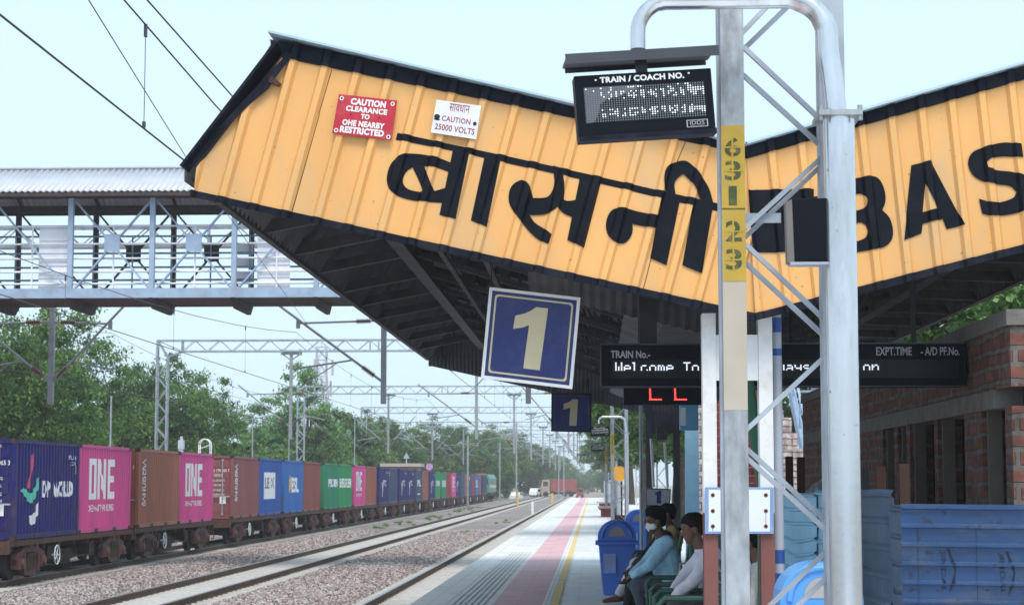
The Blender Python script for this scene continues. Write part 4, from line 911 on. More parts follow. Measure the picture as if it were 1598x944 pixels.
# flashings along the top, the bottom and the slanted cut
fm = MB(); fm.add(*onF(poly((436,yR(436)+3),(440,yT(440)+6),(XA,yT(XA)+5),(XA,yR(XA)-3)), .010, 'L')); thick(fm.build('top_flashing', navyblk, canopy), .006)
fm = MB(); fm.add(*onF(poly((XA-3,YRr(XA)),(XA-3,YTr(XA)+6),(1790,YTr(1790)+6),(1790,YRr(1790))), .010, 'R')); thick(fm.build('top_flashing', navyblk, canopy), .006)
fm = MB(); fm.add(*onF(poly((300,yBl(300)-2),(298,yBl(298)+9),(XB_,501),(XB_,489)), .010, 'L')); thick(fm.build('bottom_flashing', navyblk, canopy), .006)
fm = MB(); fm.add(*onF(poly((XB_-2,489),(XB_-2,501),(1905,yBr(1905)+11),(1905,yBr(1905)-1)), .010, 'R')); thick(fm.build('bottom_flashing', navyblk, canopy), .006)
fm = MB(); a, b = PY(434,70,YF), PY(286,263,YF); d = (b-a).normalized(); nrm = d.cross(Y3).normalized()
fm.fr((a+b)/2+Y3*.06-nrm*.0, d*((b-a).length/2), Y3*.17, nrm*.012); fm.build('edge_flashing', navyblk, canopy)
ez = lambda x, y: PY(280+x/2.95, 40+y/2.95, YF-.046)
MB().prism([ez(*q) for q in ((486,112),(478,150),(440,190),(12,650),(70,652),(100,600),(135,556),(200,490),(312,374),(410,292),(447,236),(500,166),(520,140))], (0,-.004,0)).build('edge_flashing', navyblk, canopy)
MB().prism([PY(422,118,YF-.06),PY(437,129,YF-.06),PY(434,134,YF-.06),PY(418,128,YF-.06)], (0,.3,0)).build('bracket_stub', rust, canopy)
# roof sheets (outer) and dark corrugated soffit
def roofside(pa, pb, nm):
    A = PY(pa[0], pa[1], YF); B = PY(pb[0], pb[1], YF); n_ = (B-A).cross(Y3).normalized(); n_ = n_ if n_.z > 0 else -n_
    m = MB(); m.add([A+Vector((0,-.12,0))+n_*.03, B+Vector((0,-.12,0))+n_*.03, B+Vector((0,YE-YF+.1,0))+n_*.03, A+Vector((0,YE-YF+.1,0))+n_*.03], [(0,1,2,3)])
    o = m.build('roof_sheet', rfb, canopy); s_ = o.modifiers.new('thickness', 'SOLIDIFY'); s_.thickness = .018; s_.offset = -1
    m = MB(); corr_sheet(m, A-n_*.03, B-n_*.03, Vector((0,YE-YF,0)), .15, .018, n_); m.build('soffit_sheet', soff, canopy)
    return A, B
RA, RV = roofside((421,58), (1163,231.5), 'l'); RC, _ = roofside((1793,49), (1163,231.5), 'r')
TL_, TRt = PY(286,268,YF), PY(1910,283,YF)             # lower lips of the sloping side cladding
for a, b in ((RA, TL_), (RC, TRt)):
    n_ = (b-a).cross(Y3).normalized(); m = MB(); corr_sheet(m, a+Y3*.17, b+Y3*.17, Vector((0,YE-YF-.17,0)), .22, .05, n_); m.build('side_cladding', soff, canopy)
    m = MB(); m.bar(b+Y3*.2, b+Y3*(YE-YF-.1), .07, .10); m.build('eave_angle', girder, canopy)
# far gable
sc_ = lambda px, py: PY(px, py, YF)+Y3*(YE-YF)
m = MB(); vs = []; n_ = 60
for i in range(n_*4+1):
    q = 286+(1178-286)*i/(n_*4); h = [0,0,.03,.03][i % 4]
    top = yR(q) if q > 421 else 268+(58-268)*(q-286)/135.
    vs += [sc_(q, top)+Y3*h, sc_(q, yBl(max(q, 300)))+Y3*h]
m.add(vs, [(2*i, 2*i+2, 2*i+3, 2*i+1) for i in range(n_*4)]); vs = []
for i in range(200+1):
    q = 1178+(1905-1178)*i/200; h = [0,0,.03,.03][i % 4]; top = YTr(min(q, 1790)) if q < 1790 else YTr(1790)+(q-1790)*1.7
    vs += [sc_(q, top)+Y3*h, sc_(q, yBr(q))+Y3*h]
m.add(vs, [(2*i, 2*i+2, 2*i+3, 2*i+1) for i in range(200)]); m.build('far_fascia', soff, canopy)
# girders, brackets, trusses under the roof
LB = Vector((-2.25, 0, 4.50))
MB().bar((LB.x,YF+.3,LB.z), (LB.x,YE-.4,LB.z), .16, .22).build('edge_girder', girder, canopy)
RBm = Vector((TRt.x-1.1, 0, TRt.z+.08)); MB().bar((RBm.x,YF+.3,RBm.z), (RBm.x,YE-.4,RBm.z), .16, .22).build('edge_girder', girder, canopy)
for y in (17.0,19.3,21.2,23.1,25.4,27.4,29.6,32,34.2,36.5):
    MB().bar((TL_.x+.02,y,TL_.z+.04), (LB.x,y,LB.z), .10, .12).build('bracket', girder, canopy); MB().bar((TRt.x-.02,y,TRt.z+.04), (RBm.x,y,RBm.z), .10, .12).build('bracket', girder, canopy)
    m = MB(); zm = RV.z
    for a, g_ in ((RA, LB), (RC, RBm)):
        top = lambda q: a.lerp(RV, q)
        m.bar(Vector((a.x,y,a.z-.10)), Vector((RV.x,y,RV.z-.10)), .07, .10); m.bar((g_.x,y,g_.z), (RV.x,y,RV.z-1.0), .07, .07)
        for k in range(6):
            q0 = k/6; b0 = Vector((g_.x,y,g_.z)).lerp(Vector((RV.x,y,RV.z-1.0)), q0); q1 = min(1, (k+.5)/6); t1 = a.lerp(RV, .15+.8*q1); b1 = Vector((g_.x,y,g_.z)).lerp(Vector((RV.x,y,RV.z-1.0)), (k+1)/6)
            m.bar(b0, (t1.x,y,t1.z-.12), .04); m.bar((t1.x,y,t1.z-.12), b1, .04)
    m.build('roof_truss', girder, canopy)
for q in (.12,.3,.48,.66,.84):
    m = MB()
    for a in (RA, RC): p_ = a.lerp(RV, q); m.bar((p_.x,YF+.1,p_.z-.06), (p_.x,YE-.1,p_.z-.06), .05, .06)
    m.build('purlins', girder, canopy)
m = MB(); m.prism([(.35,YF+.35,3.50),(1.95,YF+.35,3.44),(1.6,YF+.35,3.30),(.75,YF+.35,3.33)], (0,YE-YF-1,0)); m.build('valley_gutter', soff, canopy)
m = MB(); corr_sheet(m, (-.6,17.2,3.95), (-.6,17.9,3.45), (1.7,0,-.4), .10, .012, Vector((0,.58,.8))); m.build('gutter_apron', girder, canopy)
for x0, z0_ in ((-1.0,3.7),(-1.5,3.9)): MB().bar((x0,YF+.8,z0_+.05), (x0,YE-1,z0_+.05), .05).build('tie_rod', girder, canopy)
# columns
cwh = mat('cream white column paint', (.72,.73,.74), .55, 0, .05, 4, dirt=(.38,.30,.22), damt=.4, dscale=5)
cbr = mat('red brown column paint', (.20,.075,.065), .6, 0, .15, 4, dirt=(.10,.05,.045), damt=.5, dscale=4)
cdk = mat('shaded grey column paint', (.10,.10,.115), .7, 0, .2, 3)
def column(y, up_m, lo_m, ztop, zsplit, lb):
    c = bpy.data.objects.new('column', None); COL.objects.link(c); c.parent = canopy; c.location = Vector((1.2, y, 0))-canopy.location; c['label'] = lb
    for px in (1097.5, 1186):
        x0 = XY(px, 15.75); x1 = x0+.115
        for z0, z1, m_, nm_ in ((0, zsplit, lo_m, 'painted_base'), (zsplit, ztop, up_m, 'post')):
            m = MB(); m.bb((x0,y-.012,z0), (x1,y,z1)); m.bb((x0,y+.14,z0), (x1,y+.152,z1)); m.bb((x0+.05,y+.0001,z0), (x0+.065,y+.1399,z1)); m.build(nm_, m_, c, .002)
    xa, xb = XY(1119, 15.75), XY(1186, 15.75)
    MB().bb((xa+.001,y+.004,ZY(594,15.75)), (xb-.001,y+.03,ZY(523,15.75))).build('batten_plate', up_m, c)
    MB().bb((xa+.001,y+.004,.3), (xb-.001,y+.03,.6)).build('batten_plate', lo_m, c)
    return c
column(15.75, cwh, cbr, 3.06, ZY(800,15.75), 'front column pair, cream white above and red brown below')
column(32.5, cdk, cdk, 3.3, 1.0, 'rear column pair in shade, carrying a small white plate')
# ------------------------------------------------------------------ signs on and under the canopy
sred = mat('red sign enamel', (.50,.022,.045), .35, 0, .08, 3, dirt=(.6,.3,.3), damt=.25, dscale=5); swh = mat('white sign enamel', (.74,.74,.80), .35, 0, .04, 3, dirt=(.5,.48,.46), damt=.25)
sblu = mat('navy sign enamel', (.016,.026,.145), .30, 0, .12, 3, dirt=(.09,.10,.17), damt=.3, dscale=5); scrm = mat('cream reflective lettering', (.60,.52,.34), .4, 0, .06, 4)
blk = mat('black print', (.012,.012,.015), .5); maroon = mat('maroon print', (.32,.05,.06), .5)
def quadsign(tl, tr, br, bl_, Y, name, m, label, texts, cat='sign', thickn=.006):
    A, B, C_, D = [PY(*p, Y) for p in (tl, tr, br, bl_)]
    o = MB().prism([D, C_, B, A], (0, thickn, 0)).build(name, m, None, .002); tag(o, label, cat)
    lay = lambda v: (D*(1-v.x)+C_*v.x)*(1-v.y)+(A*(1-v.x)+B*v.x)*v.y
    for nm_, geo, mm_ in texts:
        vs = [lay(v)-Y3*.002 for v in geo[0]]; MB().add(vs, geo[1]).build(nm_, mm_, o)
    return o
circ = lambda cx, cy, rx, ry, n_=14: ([Vector((cx+rx*math.cos(2*math.pi*k/n_), cy+ry*math.sin(2*math.pi*k/n_), 0)) for k in range(n_)], [tuple(range(n_))])
def ring(cx, cy, rx, ry): return shape2d([(v.x, v.y) for v in circ(cx,cy,rx,ry)[0]], [(v.x, v.y) for v in circ(cx,cy,rx*.55,ry*.55)[0]])
quadsign((529,147),(620,157),(611,219),(518,208.5), YF-.055, 'caution_sign', sred, 'red caution clearance sign with white capitals on the yellow gable', [
  ('lettering', join2d(fit(text2d('CAUTION',.055,1.06),.22,.82,.77,.94), fit(text2d('CLEARANCE',.05,1.08),.16,.86,.60,.74), fit(text2d('TO',.05),.43,.58,.44,.57), fit(text2d('OHE NEARBY',.05,1.08),.14,.85,.24,.39), fit(text2d('RESTRICTED',.055,1.08),.12,.86,.05,.22)), white_p),
  ('washers', join2d(ring(.06,.90,.035,.055), ring(.93,.90,.035,.055), ring(.06,.09,.035,.055), ring(.94,.07,.035,.055)), white_p), ('bolt_heads', join2d(circ(.06,.90,.015,.022), circ(.94,.07,.015,.022), circ(.26,.52,.015,.02), circ(.74,.52,.015,.02)), blk)])
quadsign((681,156),(751,165.5),(743,218),(672,207), YF-.055, 'voltage_sign', swh, 'white high voltage warning sign with maroon print on the yellow gable', [
  ('lettering', join2d(fit(text2d('सावधान'),.31,.76,.72,.95), fit(text2d('CAUTION',.015,1.05),.19,.82,.40,.56), fit(text2d('25000 VOLTS',.015,1.05),.07,.94,.12,.30)), maroon), ('bolt_hole', join2d(circ(.08,.50,.065,.075), circ(.92,.45,.04,.06), circ(.085,.42,.07,.03)), blk)])
def platsign(label, P0, U, W, bord, frame):
    """enamel plate with a 1; P0 lower left, U and W its edges"""
    N = U.cross(W).normalized(); N = N if N.y < 0 else -N
    t = thing('platform_number_sign', P0+(U+W)/2, label, 'sign', 'navy platform number signs')
    m = MB(); c = P0+(U+W)/2; m.fr(c, U/2, W/2, N*.012); m.build('plate', bord, t, .002)
    MB().add(*put(shape2d([(.035,.035),(.965,.035),(.965,.965),(.035,.965)]), P0, U, W, N, .0135)).build('face', sblu, t)
    def rr(a, r=.035): return [(a+r+ -r*math.cos(k*math.pi/8), a+r-r*math.sin(k*math.pi/8)) for k in range(5)]+[(1-a-r+r*math.sin(k*math.pi/8), a+r-r*math.cos(k*math.pi/8)) for k in range(5)]+[(1-a-r+r*math.cos(k*math.pi/8), 1-a-r+r*math.sin(k*math.pi/8)) for k in range(5)]+[(a+r-r*math.sin(k*math.pi/8), 1-a-r+r*math.cos(k*math.pi/8)) for k in range(5)]
    MB().add(*put(shape2d(rr(.07), rr(.09)), P0, U, W, N, .015)).build('inner_border', frame, t)
    MB().add(*put(shape2d([(.45,.16),(.63,.16),(.66,.84),(.53,.84),(.47,.79),(.41,.755),(.31,.72),(.30,.575),(.40,.60),(.47,.635)]), P0, U, W, N, .0155)).build('numeral', scrm, t)
    return t
Ys = 16.1
bl0, br0, tl0 = PY(750.5,590,Ys), PY(893,607,Ys), PY(764,448,Ys)
ps = platsign('large navy platform 1 sign with white border hanging tilted from the canopy edge', bl0, br0-bl0, tl0-bl0, white_p, scrm)
for px, py, ty in ((766,450,395),(906,467,425)): MB().tube([PY(px,py+4,Ys+.02), PY(px+2,ty,Ys+.02)], .006, 6).build('hanger_rod', dark, ps)
Yq = 38.6; b2, r2, t2 = PY(860,673,Yq), PY(923,674.5,Yq), PY(860.5,612.5,Yq)
ps2 = platsign('small looking navy platform 1 sign hanging at the far canopy end', b2, r2-b2, t2-b2, dark, girder)
for px in (865, 918): MB().tube([PY(px,614,Yq+.02), PY(px,590,Yq+.02)], .012, 6).build('hanger_rod', dark, ps2)
# small plate 1 on the rear columns
q = quadsign((1007.5,761),(1047,762.5),(1046,790.5),(1007.5,789), 32.3, 'column_number_plate', mat('grey white plate', (.45,.47,.55), .5), 'small white plate with navy 1 on the shaded rear column', [
  ('numeral', shape2d([(.44,.17),(.62,.17),(.62,.86),(.5,.86),(.38,.74),(.38,.62),(.45,.66)]), sblu), ('border', shape2d([(0.01,.01),(.99,.01),(.99,.99),(.01,.99)],[(.04,.06),(.96,.06),(.96,.94),(.04,.94)]), sblu)])
# white board bolted on the front columns
Yb = 15.70; t = quadsign((1100,760),(1207.5,760),(1207.5,832.5),(1100,832.5), Yb, 'blank_board', mat('board blue edge', (.20,.32,.55), .5, 0, .1, 5, dirt=(.55,.6,.7), damt=.4), 'blank white board with blue edge and rusty bolts across the front columns', [
  ('face', rect2d(.055,.05,.945,.95), mat('white board face', (.72,.75,.82), .45, 0, .04, 3, dirt=(.60,.62,.68), damt=.4)),
  *[('bolt', circ(x, y, .022, .032), blk) for x in (.115,.885) for y in (.16,.49,.83)], ('rust_stain', join2d(*[circ(x, y, .032, .048) for x in (.115,.885) for y in (.16,.49,.83)], rect2d(.108,.06,.118,.14), rect2d(.88,.2,.888,.45)), mat('rust stain', (.35,.17,.08), .8))], 'board', .012)
for ch in t.children:
    if ch.name.startswith('bolt'): ch.location.y -= .002
    if ch.name.startswith('rust'): ch.location.y -= .001
# downpipe with blue bands and the leaning green pipe
Yp = 15.95; x = XY(1215, Yp); z1 = ZY(480, Yp)
t = thing('downpipe', (x, Yp, 0), 'grey downpipe with blue bands right of the front columns', 'pipe'); MB().tube([(x,Yp,0),(x,Yp,z1)], .041, 14).build('pipe', mat('pale grey pipe', (.42,.46,.54), .5, 0, .1, 3, dirt=(.25,.24,.24), damt=.4), t)
bb_ = mat('blue band', (.035,.10,.36), .5)
for a, b in ((857,878),(893,909),(497,520),(545,556)): MB().tube([(x,Yp,ZY(b,Yp)),(x,Yp,ZY(a,Yp))], .0425, 14, False).build('blue_band', bb_, t)
gp = mat('green pipe', (.02,.13,.07), .45)
m = MB(); m.tube([PY(1166,585,16.6), PY(1176,660,16.6), PY(1187,764,16.6), PY(1187,960,16.6), (XY(1187,16.6),16.6,0)], [.05,.055,.03,.024,.024], 10); tag(m.build('green_pipe', gp), 'dark green pipe leaning behind the front columns', 'pipe')
# ------------------------------------------------------------------ indicator boards
bxm = mat('black display housing', (.006,.007,.012), .5, 0, .15, 4, spec=.1); ledw = mat('lit white led', (.85,.9,1), .4, emit=.35, var=0); ledr = mat('lit red led', (1,.06,.05), .4, emit=1.3, var=0); ledo = mat('unlit led', (.10,.115,.12), .5); prt = mat('grey print', (.40,.41,.44), .5)
FONT5 = {'W':'10001 10001 10001 10101 10101 10101 01010','e':'00000 00000 01110 10001 11111 10000 01110','l':'11000 01000 01000 01000 01000 01000 11100','c':'00000 00000 01110 10000 10000 10001 01110','o':'00000 00000 01110 10001 10001 10001 01110','m':'00000 00000 11010 10101 10101 10101 10101','T':'11111 00100 00100 00100 00100 00100 00100','w':'00000 00000 10001 10001 10101 10101 01010','a':'00000 00000 01110 00001 01111 10001 01111','y':'00000 00000 10001 10001 01111 00001 01110','s':'00000 00000 01110 10000 01110 00001 11110','t':'01000 01000 11100 01000 01000 01001 00110','i':'00100 00000 01100 00100 00100 00100 01110','n':'00000 00000 10110 11001 10001 10001 10001','S':'01110 10001 10000 01110 00001 10001 01110','R':'11110 10001 10001 11110 10100 10010 10001','N':'10001 11001 10101 10011 10001 10001 10001','.':'00000 00000 00000 00000 00000 01100 01100',' ':'00000 '*7,'d':'00001 00001 01101 10011 10001 10001 01111'}
def dots(mb, s_, x, z, step, y, fat=.92):
    for ch in s_:
        rows = FONT5[ch].split()
        for r_, row in enumerate(rows[:6]):
            for c_, b_ in enumerate(row):
                if b_ == '1':
                    x0 = x+c_*step; z0 = z-r_*step; mb.add([(x0,y,z0),(x0+step*fat,y,z0),(x0+step*fat,y,z0+step*fat),(x0,y,z0+step*fat)], [(0,1,2,3)])
        x += step*6
    return x
Yd = 17.3; xa, xb, za, zb = XY(939,Yd), XY(1512,Yd), ZY(604,Yd), ZY(536,Yd)
t = thing('train_indicator_board', ((xa+xb)/2, Yd+.1, za), 'long black train indicator board with white welcome text hung under the canopy', 'display board')
MB().bb((xa,Yd,za), (xb,Yd+.22,zb)).build('housing', bxm, t, .006)
m = MB(); m.bb((xa-.01,Yd-.015,zb-.012), (xb+.01,Yd-.001,zb)); m.bb((xa-.01,Yd-.015,za), (xa-.001,Yd-.001,zb-.013)); m.bb((xa-.01,Yd-.015,za), (xb+.01,Yd-.001,za+.008)); m.build('bezel', mat('grey bezel', (.06,.065,.075), .4, .3), t)
MB().bb((XY(955,Yd),Yd-.004,ZY(590,Yd)), (XY(1500,Yd),Yd-.001,ZY(562,Yd))).build('led_panel', mat('led panel black', (.005,.008,.008), .3, spec=.2), t)
def board_text(s_, p0, p1, q0, q1): return put(fit(text2d(s_,.02), 0, 1, 0, 1), (XY(p0,Yd),Yd-.003,ZY(q1,Yd)), X3*(XY(p1,Yd)-XY(p0,Yd)), Z3*(ZY(q0,Yd)-ZY(q1,Yd)))
m = MB(); m.add(*board_text('TRAIN No.-',954,1016,547,559)); m.add(*board_text('EXPT.TIME',1371,1427,543,556)); m.add(*board_text('- A/D PF.No.',1441,1502,543,556)); m.build('printed_heading', prt, t)
m = MB(); st = (XY(1377,Yd)-XY(961,Yd))/(6*31.0); dots(m, 'Welcome To N.W.Railways Station', XY(961,Yd), ZY(567.5,Yd), st, Yd-.006, 1.0); m.build('lit_text', ledw, t)
for px in (1013, 1433): MB().bar(((XY(px,Yd)),Yd+.1,zb), (XY(px,Yd),Yd+.1,4.2), .16 if px < 1200 else .04).build('hanger', dark, t)
Yc = 18.0; x0, x1, z0, z1 = XY(974,Yc), XY(1112,Yc), ZY(631.5,Yc), ZY(603,Yc)
t = thing('digital_clock', ((x0+x1)/2, Yc, z0), 'black digital clock with two red L shapes below the indicator board', 'clock'); MB().bb((x0,Yc,z0), (x1,Yc+.12,z1)).build('housing', bxm, t, .004)
m = MB()
for px in (1013, 1052):
    for k in range(5): a = PY(px+k*.15,606+k*3.4,Yc-.004); m.bb((a.x,a.y,a.z-.016), (a.x+.016,a.y+.002,a.z))
    for k in range(6): a = PY(px+k*3.4,622,Yc-.004); m.bb((a.x,a.y,a.z-.014), (a.x+.017,a.y+.002,a.z))
m.build('red_digits', ledr, t)
for px in (1000, 1100): MB().bar((XY(px,Yc),Yc+.06,z1), (XY(px,Yc),Yc+.06,3.7), .03).build('hanger', dark, t)
# ------------------------------------------------------------------ overhead mast and coach indicator pole in the foreground
ympt = mat('mast yellow paint', (.48,.32,.045), .55, 0, .12, 8, dirt=(.30,.24,.10), damt=.4, dscale=9); cmpt = mat('mast cream paint', (.46,.40,.33), .6, 0, .08, 6, dirt=(.34,.32,.30), damt=.4); stn = mat('dark green stencil', (.06,.075,.03), .7, 0, .25, 14, dirt=(.35,.26,.05), damt=.6, dscale=18)
YM = 9.0
xl0, xl1 = XY(1131,YM), XY(1168.5,YM); xr0, xr1 = XY(1288,YM), XY(1329,YM); ztop = ZY(-160, YM)
mast = thing('overhead_line_mast', ((xl0+xr1)/2, YM+.06, 0), 'near galvanised lattice mast with yellow number band standing on the platform', 'mast', 'lattice masts on the platform')
def chan(x0, x1, y, z0, z1):
    m = MB(); m.bb((x0,y,z0), (x1,y+.008,z1)); m.bb((x0,y+.0081,z0), (x0+.008,y+.13,z1)); m.bb((x1-.008,y+.0081,z0), (x1,y+.13,z1)); return m
lg_ = chan(xl0, xl1, YM, 0, ztop).build('leg', galv, mast, .002); chan(xr0, xr1, YM, 0, ztop).build('leg', galv_d, mast, .002)
MB().bb((xl0-.014,YM+.03,.3), (xl0-.0001,YM+.10,ztop)).build('edge_strip', galv_d, mast)
for a, b, m_, nm_ in ((440,198,ympt,'yellow_band'),(640,441,cmpt,'cream_band')): MB().bb((xl0+.0005,YM-.002,ZY(a,YM)), (xl1-.0005,YM-.0001,ZY(b,YM))).build(nm_, m_, mast)
m = MB()
def sten(s_, py0, py1, x0=1136.5, x1=1162): m.add(*put(fit(text2d(s_,.02),0,1,0,1), (XY(x0,YM),YM-.0035,ZY(py1,YM)), X3*(XY(x1,YM)-XY(x0,YM)), Z3*(ZY(py0,YM)-ZY(py1,YM))))
sten('6',217,246); sten('3',253,283); sten('1',292,322,1142,1155); m.add(*put(rect2d(0,0,1,1),(xl0+.001,YM-.0035,ZY(328.5,YM)),X3*(xl1-xl0-.002),Z3*.006)); sten('2',346,378); sten('3',390,422); m.build('stencilled_number', stn, mast)
m2 = MB()                                              # stencil bridges of the same yellow
for a, b in ((217,246),(253,283),(346,378),(390,422)):
    for q in (.48,): m2.add(*put(rect2d(0,0,1,1),(XY(1147.2,YM),YM-.0045,ZY(b+1,YM)),X3*.008,Z3*(ZY(a-1,YM)-ZY(b+1,YM)))); m2.add(*put(rect2d(0,0,1,1),(XY(1135,YM),YM-.0047,ZY(a+(b-a)*.55,YM)),X3*.092,Z3*.006))
m2.build('stencil_gaps', ympt, mast)
lace = [(1157,53,1290,-88),(1163,75,1290,-48),(1159,73,1290,196),(1159,117,1293,239),(1291,238,1163,356),(1291,250,1163,370),(1163,381,1292,504),(1163,410,1292,530),(1295,549,1163,672),(1163,698,1300,822),(1163,712,1302,838),(1302,848,1165,979),(1302,890,1165,1020),(1165,1050,1302,1180)]
for i, (a, b, c, d) in enumerate(lace):
    yy = YM+.03 if i % 2 == 0 else YM+.10
    MB().bar(PY(a,b,yy), PY(c,d,yy), .027, .022).build('lacing_bar', galv_d, mast)
for py in (338,): MB().bb((xl1+.0001,YM+.05,ZY(347,YM)), (XY(1226,YM),YM+.06,ZY(332,YM))).build('cross_bar', galv_d, mast)
MB().bb((xl0-.2,YM-.2,0), (xr1+.2,YM+.35,.12)).build('foundation', conc, mast)
# tube pole
YT2 = 8.75; cx = XY(1318, YT2); pole = thing('coach_indicator_pole', (cx, YT2, 0), 'near silver tube pole bending over to carry the coach indicator', 'pole', 'coach indicator poles')
tubem = mat('silver tube', (.68,.69,.73), .24, .92, .14, 5, bump=.05, bscale=18, dirt=(.30,.29,.29), damt=.5, dscale=4, stretch=(1,1,.2), specks=((.20,.17,.15), 26, .71))
zj = ZY(184, YT2); MB().tube([(cx,YT2,0),(cx,YT2,zj)], .0735, 32).build('lower_tube', tubem, pole)
xa = XY(1304, YT2); zt0 = ZY(3, YT2); xe = XY(1000, YT2)
pts = [(cx-.012,YT2,zj-.05),(cx-.014,YT2,zj+.03),(cx-.03,YT2,ZY(120,YT2)),(cx-.045,YT2,ZY(85,YT2))]; rr_ = .19; x2 = cx-.045
for k in range(1, 11): a = k/10*math.pi/2; pts.append((x2-rr_+rr_*math.cos(a), YT2, zt0-rr_+rr_*math.sin(a)))
for k in range(1, 11): a = k/10*math.pi/2; pts.append((xe+.15-.15*math.sin(a), YT2, zt0-.15+.15*math.cos(a)))
pts.append((xe,YT2,ZY(78,YT2))); MB().tube(pts, [.052]*7+[.048]*5+[.042]*4+[.036]*(len(pts)-16), 24).build('bent_tube', tubem, pole)
m = MB(); m.bb((cx-.10,YT2-.09,zj-.012), (cx+.10,YT2+.20,zj+.012))
for q in (-.09, .09): m.tube([(cx+q,YT2-.07,zj-.035),(cx+q,YT2-.07,zj+.035)], .012, 6)
m.build('clamp', galv, pole)
def coach_board(lb):
    W_, H_ = .645, .288; c = PY(1006.5, 160, YT2-.05); ro = R(4.2)
    U = Vector((math.cos(ro), .10, math.sin(ro))).normalized(); Wd = Vector((-.055, .0, 1)).normalized(); N = U.cross(Wd).normalized(); N = N if N.y < 0 else -N; Wd = N.cross(U) if N.cross(U).z > 0 else U.cross(N)
    t = thing('coach_indicator', c, lb, 'display board', 'coach indicator boards'); O = c-U*W_/2-Wd*H_/2
    MB().fr(c-N*.05, U*W_/2, Wd*H_/2, N*.05).build('housing', bxm, t, .004)
    b = MB(); b.fr(c-Wd*(H_/2+.012)-N*.03, U*W_/2, Wd*.0115, N*.05); b.build('lower_lip', navyblk, t)
    lay = lambda g, d: put(g, O, U*W_, Wd*H_, N, d)
    MB().add(*lay(rect2d(.062,.20,.945,.80), .002)).build('led_panel', mat('led panel black', (.005,.008,.008), .3, spec=.2), t)
    lit = MB(); off = MB(); rd_ = random.Random(4); nx, ny = 48, 16
    for j in range(ny):
        for i in range(nx):
            x = .07+(i+.2)*.87/nx; y = .215+(j+.2)*.57/ny; on = ((2 <= j <= 5 or 10 <= j <= 13) and (i % 8) not in (0, 5) and rd_.random() < .62 and i > 4) or (j > 13 and rd_.random() < .2)
            if i > 40 and j in (3, 4, 12, 13): on = True
            (lit if on else off).add(*lay(rect2d(x, y, x+.0092, y+.0195), .004))
    lit.build('lit_leds', ledw, t); off.build('unlit_leds', mat('glassy led', (.17,.19,.21), .4), t)
    refl = MB().add(*lay(shape2d([(.063,.21),(.063,.795),(.47,.795),(.42,.70),(.33,.64),(.22,.58),(.17,.50),(.16,.36),(.12,.22)]), .003)); refl.build('painted_reflection', mat('reflection tint', (.095,.10,.125), .35), t)  # reflection on the led panel painted as a flat pale patch
    hd = MB(); hd.add(*lay(fit(text2d('TRAIN / COACH NO.',.04,1.05), .185, .80, .855, .955), .002)); hd.add(*lay(circ(.155,.91,.008,.014), .002)); hd.add(*lay(circ(.835,.935,.008,.014), .002)); hd.build('printed_heading', white_p, t)
    lg2 = MB(); lg2.add(*lay(shape2d([(.79,.045),(.945,.045),(.945,.165),(.79,.165)],[(.797,.055),(.938,.055),(.938,.155),(.797,.155)]), .002)); lg2.add(*lay(fit(text2d('IDDS'),.815,.92,.085,.145), .002)); lg2.add(*lay(fit(text2d('www.idds'),.815,.92,.062,.078), .002)); lg2.build('maker_mark', prt, t)
    h = MB(); hc = c+Wd*(H_/2+.085)-N*.03+U*.0
    h.fr(hc+N*.07+Wd*-.012, U*.36, Wd*.024, N*.004); h.fr(hc-N*.06+Wd*.006, U*.35, (Wd*.006), N*.128); h.fr(hc-N*.19, U*.34, Wd*.022, N*.004); h.build('hood', mat('grey black hood', (.05,.054,.068), .45), t)
    s_ = MB(); s_.fr(c+Wd*(H_/2+.04)-N*.03, U*.025, Wd*.055, N*.025); s_.build('bracket', dark, t)
    return t
cb = coach_board('near coach indicator board with white led dots hanging from the silver tube')
# black loudspeaker box clamped on the pole
Ysp = 8.72; t = thing('speaker_box', (XY(1262,Ysp), Ysp, ZY(410,Ysp)), 'black box loudspeaker clamped on the silver tube pole', 'loudspeaker')
a, b, c, d = PY(1236,311,Ysp), PY(1293,309,Ysp), PY(1294,405,Ysp), PY(1240,409,Ysp); e_, f_ = PY(1226,316,Ysp), PY(1229,410,Ysp)
MB().prism([d, c, b, a], (0,.10,0)).build('cabinet', bxm, t, .002); MB().prism([f_, d-X3*.0005, a-X3*.0005, e_], (0,.09,0)).build('side_board', mat('grey brown board edge', (.16,.145,.14), .7), t)
MB().bb((d.x-.02,Ysp-.01,d.z-.012), (c.x,Ysp+.1,d.z-.0005)).build('bottom_edge', galv_d, t)
m = MB(); xx = c.x+.004; m.bar((xx+.012,Ysp+.02,ZY(325,Ysp)),(xx+.012,Ysp+.02,ZY(392,Ysp)),.006); 
for py in (327, 388): m.tube([(c.x-.01,Ysp+.02,ZY(py,Ysp)),(c.x+.03,Ysp+.02,ZY(py,Ysp))], .010, 8)
m.build('clamp', galv, t)
# further masts, poles and coach boards down the platform
for k, (dy, lm_, lp_, lc_) in enumerate(((56, 'second lattice mast with yellow band, far down the platform','second silver tube pole down the platform','second coach board, small under the far canopy edge'), (86,'third lattice mast farther down the platform','third silver tube pole farther down the platform','third coach board, the lower of the two small ones'))):
    for src, lb in ((mast, lm_), (pole, lp_), (cb, lc_)): dup(src, src.location+Y3*dy, lb)
